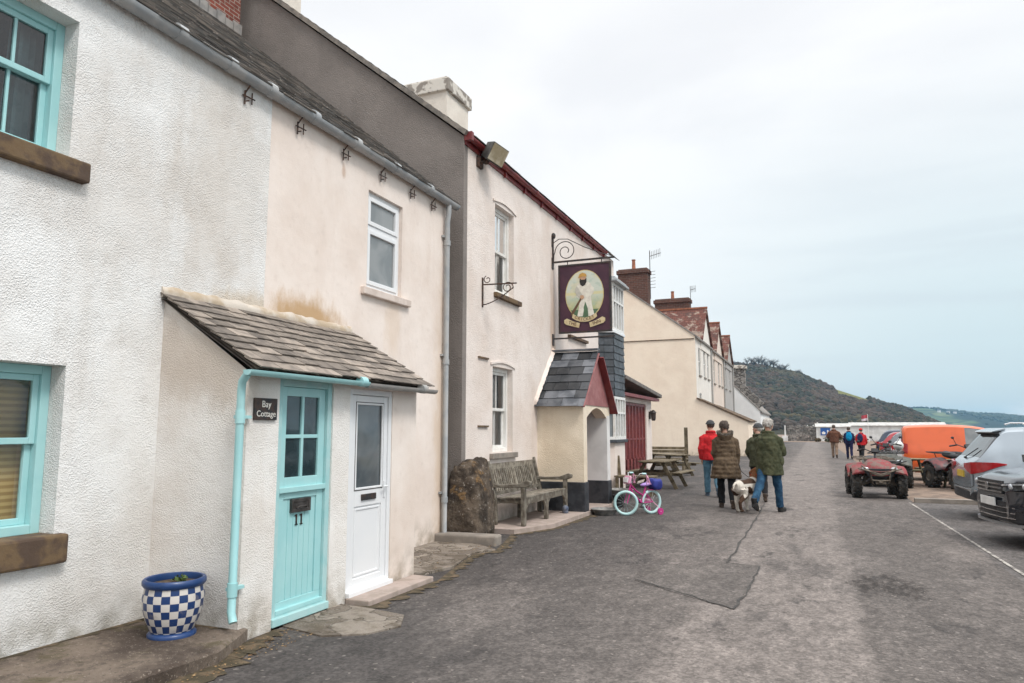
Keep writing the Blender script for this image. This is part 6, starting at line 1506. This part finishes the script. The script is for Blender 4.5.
MB().tube([(X0+.03,-.80,.62),(X0-.006,-.70,.58),(X0-.006,0,.57),(X0-.006,.70,.58),(X0+.03,.80,.62)],.006,5).tube([(X0+.02,-.80,.62),(X0+.03,-.80,.80)],.006,5).build('tailgate_seam', DARKPL, s1)
MB().tube([(X0+.10,.05,1.10),(X0+.24,-.32,1.27)],.009,5).ell((X0+.10,.05,1.09),(.03,.03,.02),None,8,6).build('rear_wiper', DARKPL, s1)
for k, xx in enumerate((X0+1.28,X0+2.17,X0+3.2)): MB().tube([(xx,-.945,.40),(xx+.01,-.952,.72),(xx+.0,-.93,1.0)],.005,5).build('door_seam', DARKPL, s1)
surf_strip(s1, 'bumper', DARKPL, [(X0+.10,-.92,.36,.52),(X0+.02,-.80,.36,.50),(X0-.02,-.4,.36,.50),(X0-.02,.4,.36,.50),(X0+.02,.80,.36,.50),(X0+.10,.92,.36,.52)])
surf_strip(s1, 'bumper_trim', CHROME, [(X0+.05,-.86,.52,.545),(X0-.01,-.6,.51,.53),(X0-.025,.0,.51,.53),(X0-.01,.6,.51,.53),(X0+.05,.86,.52,.545)])
L = 4.8; top, belt = suv_shape(L, 1.70, 1.09)
s2 = car('dark blue SUV with chrome striped grille reversed into the nearest bay', (2.30+L/2*.99,12.40+L/2*.139,0), R(180+8), L, 1.96, top, belt, DKBLUE, (-L/2+1.0, L/2-.93), .37,
    [(-L/2+.85,-L/2+1.25),(-L/2+1.36,-L/2+2.16),(-L/2+2.26,-L/2+3.05)], (-L/2+2.74,-L/2+3.42), (-L/2+.15,-L/2+.5), tumble=.19,
    plan=[(-L/2,.80),(-L/2+.1,.9),(-L/2+.4,.98),(-L/2+1,1),(L/2-1.0,1),(L/2-.45,.955),(L/2-.18,.85),(L/2-.04,.68),(L/2,.60)])
X1 = L/2
nose = [(X1-.20,-.84),(X1-.06,-.68),(X1+.01,-.45),(X1+.03,0),(X1+.01,.45),(X1-.06,.68),(X1-.20,.84)]
def nz(z0, z1, i0=0, i1=7, o=.012): return [(x+o, y, z0, z1) for x, y in nose[i0:i1]]
surf_strip(s2, 'grille', DARKPL, nz(.72,.90,2,5,.006))
for k in range(3): surf_strip(s2, 'grille_bar', CHROME, nz(.735+.055*k,.755+.055*k,2,5,.022))
surf_strip(s2, 'lower_grille', DARKPL, nz(.36,.62,0,7,.006))
for k in range(3): surf_strip(s2, 'grille_bar', CHROME, nz(.40+.07*k,.412+.07*k,1,6,.022))
surf_strip(s2, 'skid_strip', ALLOY, [(x+.03,y*1.03,.30,.335) for x, y in nose])
for s_ in (1,-1):
    hl = [(X1+.012,s_*.45,.765,.865),(X1-.045,s_*.68,.785,.885),(X1-.17,s_*.86,.81,.90),(X1-.36,s_*.952,.855,.91)]
    h_ = surf_strip(s2, 'headlamp', LAMPD, hl); surf_strip(s2, 'daylight_strip', HEADL, [(x+.012,y*1.006,z1-.028,z1-.012) for x,y,z0,z1 in hl])
    surf_strip(s2, 'headlamp_bezel', DARKPL, [(x+.010,y*1.004,z0+.055,z1-.035) for x,y,z0,z1 in hl[:3]])
    b = MB().ell((X1-.03,s_*.63,.835),(.03,.045,.04),None,10,8).ell((X1-.13,s_*.80,.845),(.03,.045,.04),None,10,8); b.build('lamp_bulb', HEADL, s2, smooth=60)
    surf_strip(s2, 'tail_lamp', TAIL, [(-X1-.01,s_*.5,.9,1.02),(-X1+.03,s_*.8,.88,1.03),(-X1+.3,s_*.93,.94,1.03)])
MB().box((X1+.05,0,.60),(.02,.52,.115)).build('number_plate', PLATE, s2, bevel=.004)
MB().lathe([(.055,0),(.055,.012),(.045,.012)], (0,0,0), 20, Matrix.Translation((X1+.042,0,.81)) @ Matrix.Rotation(R(90),4,'Y')).build('badge', CHROME, s2)

# --- orange van
ORANGE = paint('orange_paint', (.72,.125,.03), .35, .0)
L = 4.3; a, b = -L/2, L/2
top = [(a,1.64),(a+.05,1.72),(a+.3,1.76),(a+1.2,1.78),(a+1.9,1.74),(a+2.4,1.64),(a+3.3,1.16),(a+3.55,1.09),(b-.3,.99),(b-.06,.88),(b,.7)]
belt = [(a,1.08),(a+1.6,1.08),(a+2.6,1.06),(a+3.2,1.05),(b-.3,.92),(b,.6)]
vn = car('bright orange panel van parked side on beyond the red quad bike', (2.66+L/2,27.3,0), R(-4), L, 1.84, top, belt, ORANGE, (a+.95, b-.95), .33, [(a+1.72,a+2.62),(a+2.66,a+2.95)], (a+2.44,a+3.26), None, tumble=.13, plan=[(a,.92),(a+.06,.97),(a+.3,1),(b-1,1),(b-.35,.93),(b-.06,.76),(b,.66)], cat='van', name='panel_van', trim=True)
for s_ in (1,-1): surf_strip(vn, 'tail_lamp', TAIL, [(a-.012,s_*.72,.86,1.18),(a+.0,s_*.86,.86,1.18),(a+.10,s_*.925,.86,1.16)])
MB().bx(a-.015,a+.02,-.66,-.06,1.12,1.58).bx(a-.015,a+.02,.06,.66,1.12,1.58).build('rear_window', GLASS_CAR, vn, bevel=.006)
surf_strip(vn, 'bumper', DARKPL, [(a+.12,-.94,.32,.52),(a-.04,-.78,.32,.52),(a-.05,0,.32,.52),(a-.04,.78,.32,.52),(a+.12,.94,.32,.52)])
for o_ in vn.children:
    if o_.name.split('.')[0] in ('window','windscreen'): o_.data.materials[0] = GLASS_P
for s_ in (1,-1): MB().bx(a+.4,b-1.5,s_*.905,s_*.93,.45,.56).build('side_trim', DARKPL, vn, bevel=.008)
surf_strip(vn, 'headlamp', HEADL, [(b-.05,-.5,.72,.88),(b-.1,-.7,.74,.92),(b-.4,-.9,.82,.95)])

# --- line of cars further along
def hatch(label, loc, rz, pm, L=4.1, h=1.47, W=1.74, wheel=.31):
    a, b = -L/2, L/2
    top = [(a,.88),(a+.05,.98),(a+.12,1.02),(a+.45,h-.12),(a+.7,h-.02),(a+1.4,h),(a+2.1,h-.03),(a+3.0,.98),(a+3.2,.94),(b-.4,.86),(b-.1,.76),(b,.6)]
    belt = [(a,.86),(a+.4,.96),(a+2.6,.90),(b-.4,.80),(b,.52)]
    c = car(label, loc, rz, L, W, top, belt, pm, (a+.75, b-.8), wheel, [(a+.7,a+1.1),(a+1.2,a+1.85),(a+1.95,a+2.65)], (a+2.2,a+2.95), (a+.14,a+.46), tumble=.2, trim=False, nx=60)
    for s_ in (1,-1):
        surf_strip(c, 'tail_lamp', TAIL, [(a-.012,s_*.55,.78,.95),(a+.03,s_*.74,.76,.98),(a+.2,s_*.84,.86,.96)]); surf_strip(c, 'headlamp', HEADL, [(b+.0,s_*.42,.60,.70),(b-.10,s_*.66,.62,.74),(b-.3,s_*.80,.68,.77)])
    MB().bx(a-.015,a+.02,-.26,.26,.60,.71).build('number_plate', PLATEY, c); surf_strip(c, 'bumper', DARKPL, [(b-.02,-.55,.32,.46),(b+.02,0,.32,.46),(b-.02,.55,.32,.46)])
    return c
hatch('white car just left of the orange van with dark windows', (5.0,33.4,0), R(-6), paint('white_car_paint',(.62,.63,.64),.25,0), 4.3, 1.66)
hatch('grey hatchback between the white car and the red car', (5.0,37.2,0), R(-4), paint('grey_car_paint',(.14,.15,.165),.25,.4), 4.2, 1.52)
hatch('red hatchback third along from the orange van', (4.95,40.6,0), R(-3), paint('red_car_paint',(.36,.02,.03),.25,.1), 4.0, 1.52)
hatch('dark blue estate car beyond the red hatchback', (5.3,44.5,0), R(-3), paint('navy_car_paint',(.03,.04,.07),.22,.3), 4.5, 1.62)
hatch('black car at the far end of the parked row', (5.6,48.8,0), R(-2), paint('black_car_paint',(.02,.02,.024),.2,.3), 4.3, 1.6)

# --- quad bikes (local +X forward)
QRED = mat('muddy_red_plastic', (.21,.022,.025), (.15,.085,.068), 6, .6, lo=.44, hi=.62); MUD = mat('muddy_frame_metal', (.10,.08,.06), (.17,.14,.11), 9, .85)
def quad(label, loc, rz, col_m, bars_m, frontrack=True):
    T = thing('quad_bike', label, 'quad bike', loc, rz, 'quad bikes', False); r_ = .325
    for x, wd in ((.62,.22),(-.62,.26)):
        for s_ in (1,-1):
            M_ = Matrix.Translation((x, s_*.52, r_)) @ Matrix.Rotation(R(90)*-s_,4,'X')
            w_ = MB().lathe([(.15,-wd/2),(.26,-wd/2),(.305,-wd*.4),(.315,-wd*.2),(.315,wd*.2),(.305,wd*.4),(.26,wd/2),(.15,wd/2)], (0,0,0), 26, close=True)
            for k in range(13):
                for row in (-1,0,1):
                    q = 2*math.pi*(k+.5*(row != 0))/13; w_.box((.318*math.cos(q),.318*math.sin(q),row*wd*.33),(.045,.075,wd*.27),Matrix.Rotation(q,3,'Z') @ Matrix.Rotation(row*.5,3,'X'))
            w_.xf(M_); w_ = w_.build('wheel', RUBBER, T)
            h_ = MB().lathe([(.155,-wd/2+.02),(.155,wd/2-.02),(.13,wd/2-.05),(.05,wd/2-.03),(0,wd/2-.03)], (0,0,0), 18); h_.xf(M_); h_.build('rim', MUD, w_, smooth=40)
            MB().bar((x,s_*.42,r_),(x*.8,s_*.12,.40),.05,.05).bar((x,s_*.40,r_+.03),(x*.72,s_*.14,.56),.035,.035).tube([(x-.05,s_*.34,.36),(x*.75,s_*.22,.72)],.035,8).build('suspension_arm', MUD, T)
    # fenders
    for x, nm in ((.62,'front_fender'),(-.64,'rear_fender')):
        f = MB(); n = 12
        for s_ in (1,-1):
            ring = []
            for i in range(n+1):
                q = R((38+120*i/n) if x > 0 else (22+120*i/n)); rr = .42; px, pz = x+rr*1.08*math.cos(q), r_+.03+rr*math.sin(q)*1.02
                ring.append([Vector((px, s_*.22, pz+.05)), Vector((px, s_*.42, pz+.035)), Vector((px, s_*.60, pz)), Vector((px, s_*.635, pz-.05)), Vector((px*.99, s_*.60, pz-.03)), Vector((px*.99, s_*.22, pz+.02))])
            f.loft(ring)
        f.build(nm, col_m, T, smooth=45)
    hood = MB().loft([[Vector((x,y*w_,z)) for y,z in ((-1,z0),(-.7,z1),(0,z1+.03),(.7,z1),(1,z0))] + [Vector((x,0,z0-.10))] for x,w_,z0,z1 in ((1.02,.20,.62,.72),(.92,.34,.70,.82),(.70,.40,.78,.90),(.45,.30,.80,.93),(.22,.20,.78,.96))])
    hood.build('hood', col_m, T, smooth=40)
    gr = MB().prism([(-.26,.52),(.26,.52),(.36,.68),(.22,.74),(-.22,.74),(-.36,.68)], 'x', .98, 1.03); gr.v = [(v[0]+0, v[1], v[2]) for v in gr.v]
    gr = gr.build('grille', DARKPL, T, bevel=.01)
    for k in range(3): MB().tube([(1.045,-.24,.585+.05*k),(1.055,0,.56+.05*k),(1.045,.24,.585+.05*k)], .011, 6).build('grille_bar', col_m, gr)
    for s_ in (1,-1): MB().ell((.99,s_*.33,.735),(.06,.085,.04),None,12,8).build('headlamp', HEADL, T, smooth=60)
    bu = MB().tube([(.85,-.40,.80),(1.05,-.36,.76),(1.10,-.18,.62),(1.11,.0,.57),(1.10,.18,.62),(1.05,.36,.76),(.85,.40,.80)], .019, 8).tube([(1.08,-.22,.62),(1.06,-.2,.42),(.9,-.14,.34)],.018,8).tube([(1.08,.22,.62),(1.06,.2,.42),(.9,.14,.34)],.018,8).tube([(1.07,-.2,.46),(1.08,0,.44),(1.07,.2,.46)],.018,8)
    bu.tube([(1.0,-.50,.74),(1.09,-.30,.69),(1.12,0,.60),(1.09,.30,.69),(1.0,.50,.74)],.016,8); bu.build('bumper', bars_m, T, smooth=50)
    for x0, x1, nm in ((.42,1.0,'front_rack') if frontrack else (.3,.36,'hood_bar'),(-1.05,-.42,'rear_rack')):
        k_ = MB().tube([(x0,-.42,.97),(x1,-.46,.95),(x1,.46,.95),(x0,.42,.97)], .014, 6, closed=True)
        for k in range(5): y = -.30+.15*k; k_.tube([(x0,y,.975),(x1,y,.958)], .010, 6)
        for y in (-.28,.28): k_.tube([(x0+.15,y,.96),(x0+.15,y*.8,.80)],.012,6)
        k_.build(nm, bars_m, T, smooth=50)
    MB().loft([[Vector((x,w_*math.cos(q),z+.09*math.sin(q))) for q in [2*math.pi*i/12 for i in range(12)]] for x,w_,z in ((.20,.10,.88),(.05,.14,.86),(-.3,.17,.86),(-.62,.18,.90),(-.80,.13,.92))]).build('seat', DARKPL, T, smooth=60)
    MB().bx(-.85,.85,-.16,.16,.30,.74).bx(-.5,.4,-.30,.30,.30,.38).build('engine', DARKPL, T, bevel=.03)
    MB().bx(.93,1.07,-.12,.12,.36,.47).tube([(1.08,-.05,.41),(1.08,.05,.41)],.03,8).build('winch', MUD, T, bevel=.01)
    hbm = MB().tube([(.34,0,.90),(.24,0,1.12)],.03,8).tube([(.12,-.38,1.17),(.20,-.24,1.20),(.25,-.08,1.13),(.25,.08,1.13),(.20,.24,1.20),(.12,.38,1.17)],.014,8); hbm.box((.27,0,1.16),(.07,.16,.10),Matrix.Rotation(R(-25),3,'Y'))
    hbm = hbm.build('handlebar', DARKPL, T, smooth=45)
    for s_ in (1,-1):
        MB().tube([(.20,s_*.24,1.20),(.08,s_*.395,1.16)],.021,8).build('grip', DARKPL, hbm, smooth=50); MB().tube([(.20,s_*.27,1.21),(.24,s_*.36,1.36)],.008,6).ell((.24,s_*.38,1.39),(.015,.045,.035),None,10,8).build('mirror', DARKPL, hbm, smooth=60)
    return T
q1 = quad('muddy red quad bike facing the camera at the end of the white line', (1.30,20.0,0), math.atan2(-.99,.06), QRED, MUD, False)
q1.scale = (.92, .92, .95)
quad('dark quad bike behind the silver SUV beside the orange van', (3.72,23.3,0), math.atan2(-.9,.35), mat('dark_red_black_plastic',(.03,.012,.014),(.14,.02,.02),4,.45,lo=.5,hi=.6), DARKPL)
quad('grey green quad bike parked right behind the muddy red one', (1.9,23.9,0), math.atan2(-.98,-.1), mat('grey_green_plastic',(.05,.055,.045),(.09,.085,.07),6,.55), DARKPL)
def box_trailer(): pass
# helmet and bag resting on the rear quad
hl = MB().ell((2.25,24.2,1.14),(.14,.16,.14),None,18,12); tag(hl.build('helmet', mat('white_helmet_shell',(.6,.6,.58),None,5,.3), smooth=60), 'white round helmet resting on the grey green quad bike', 'helmet')
for o in list(bpy.data.objects):
    for k in ('_o', '_b'):
        if k in o: del o[k]
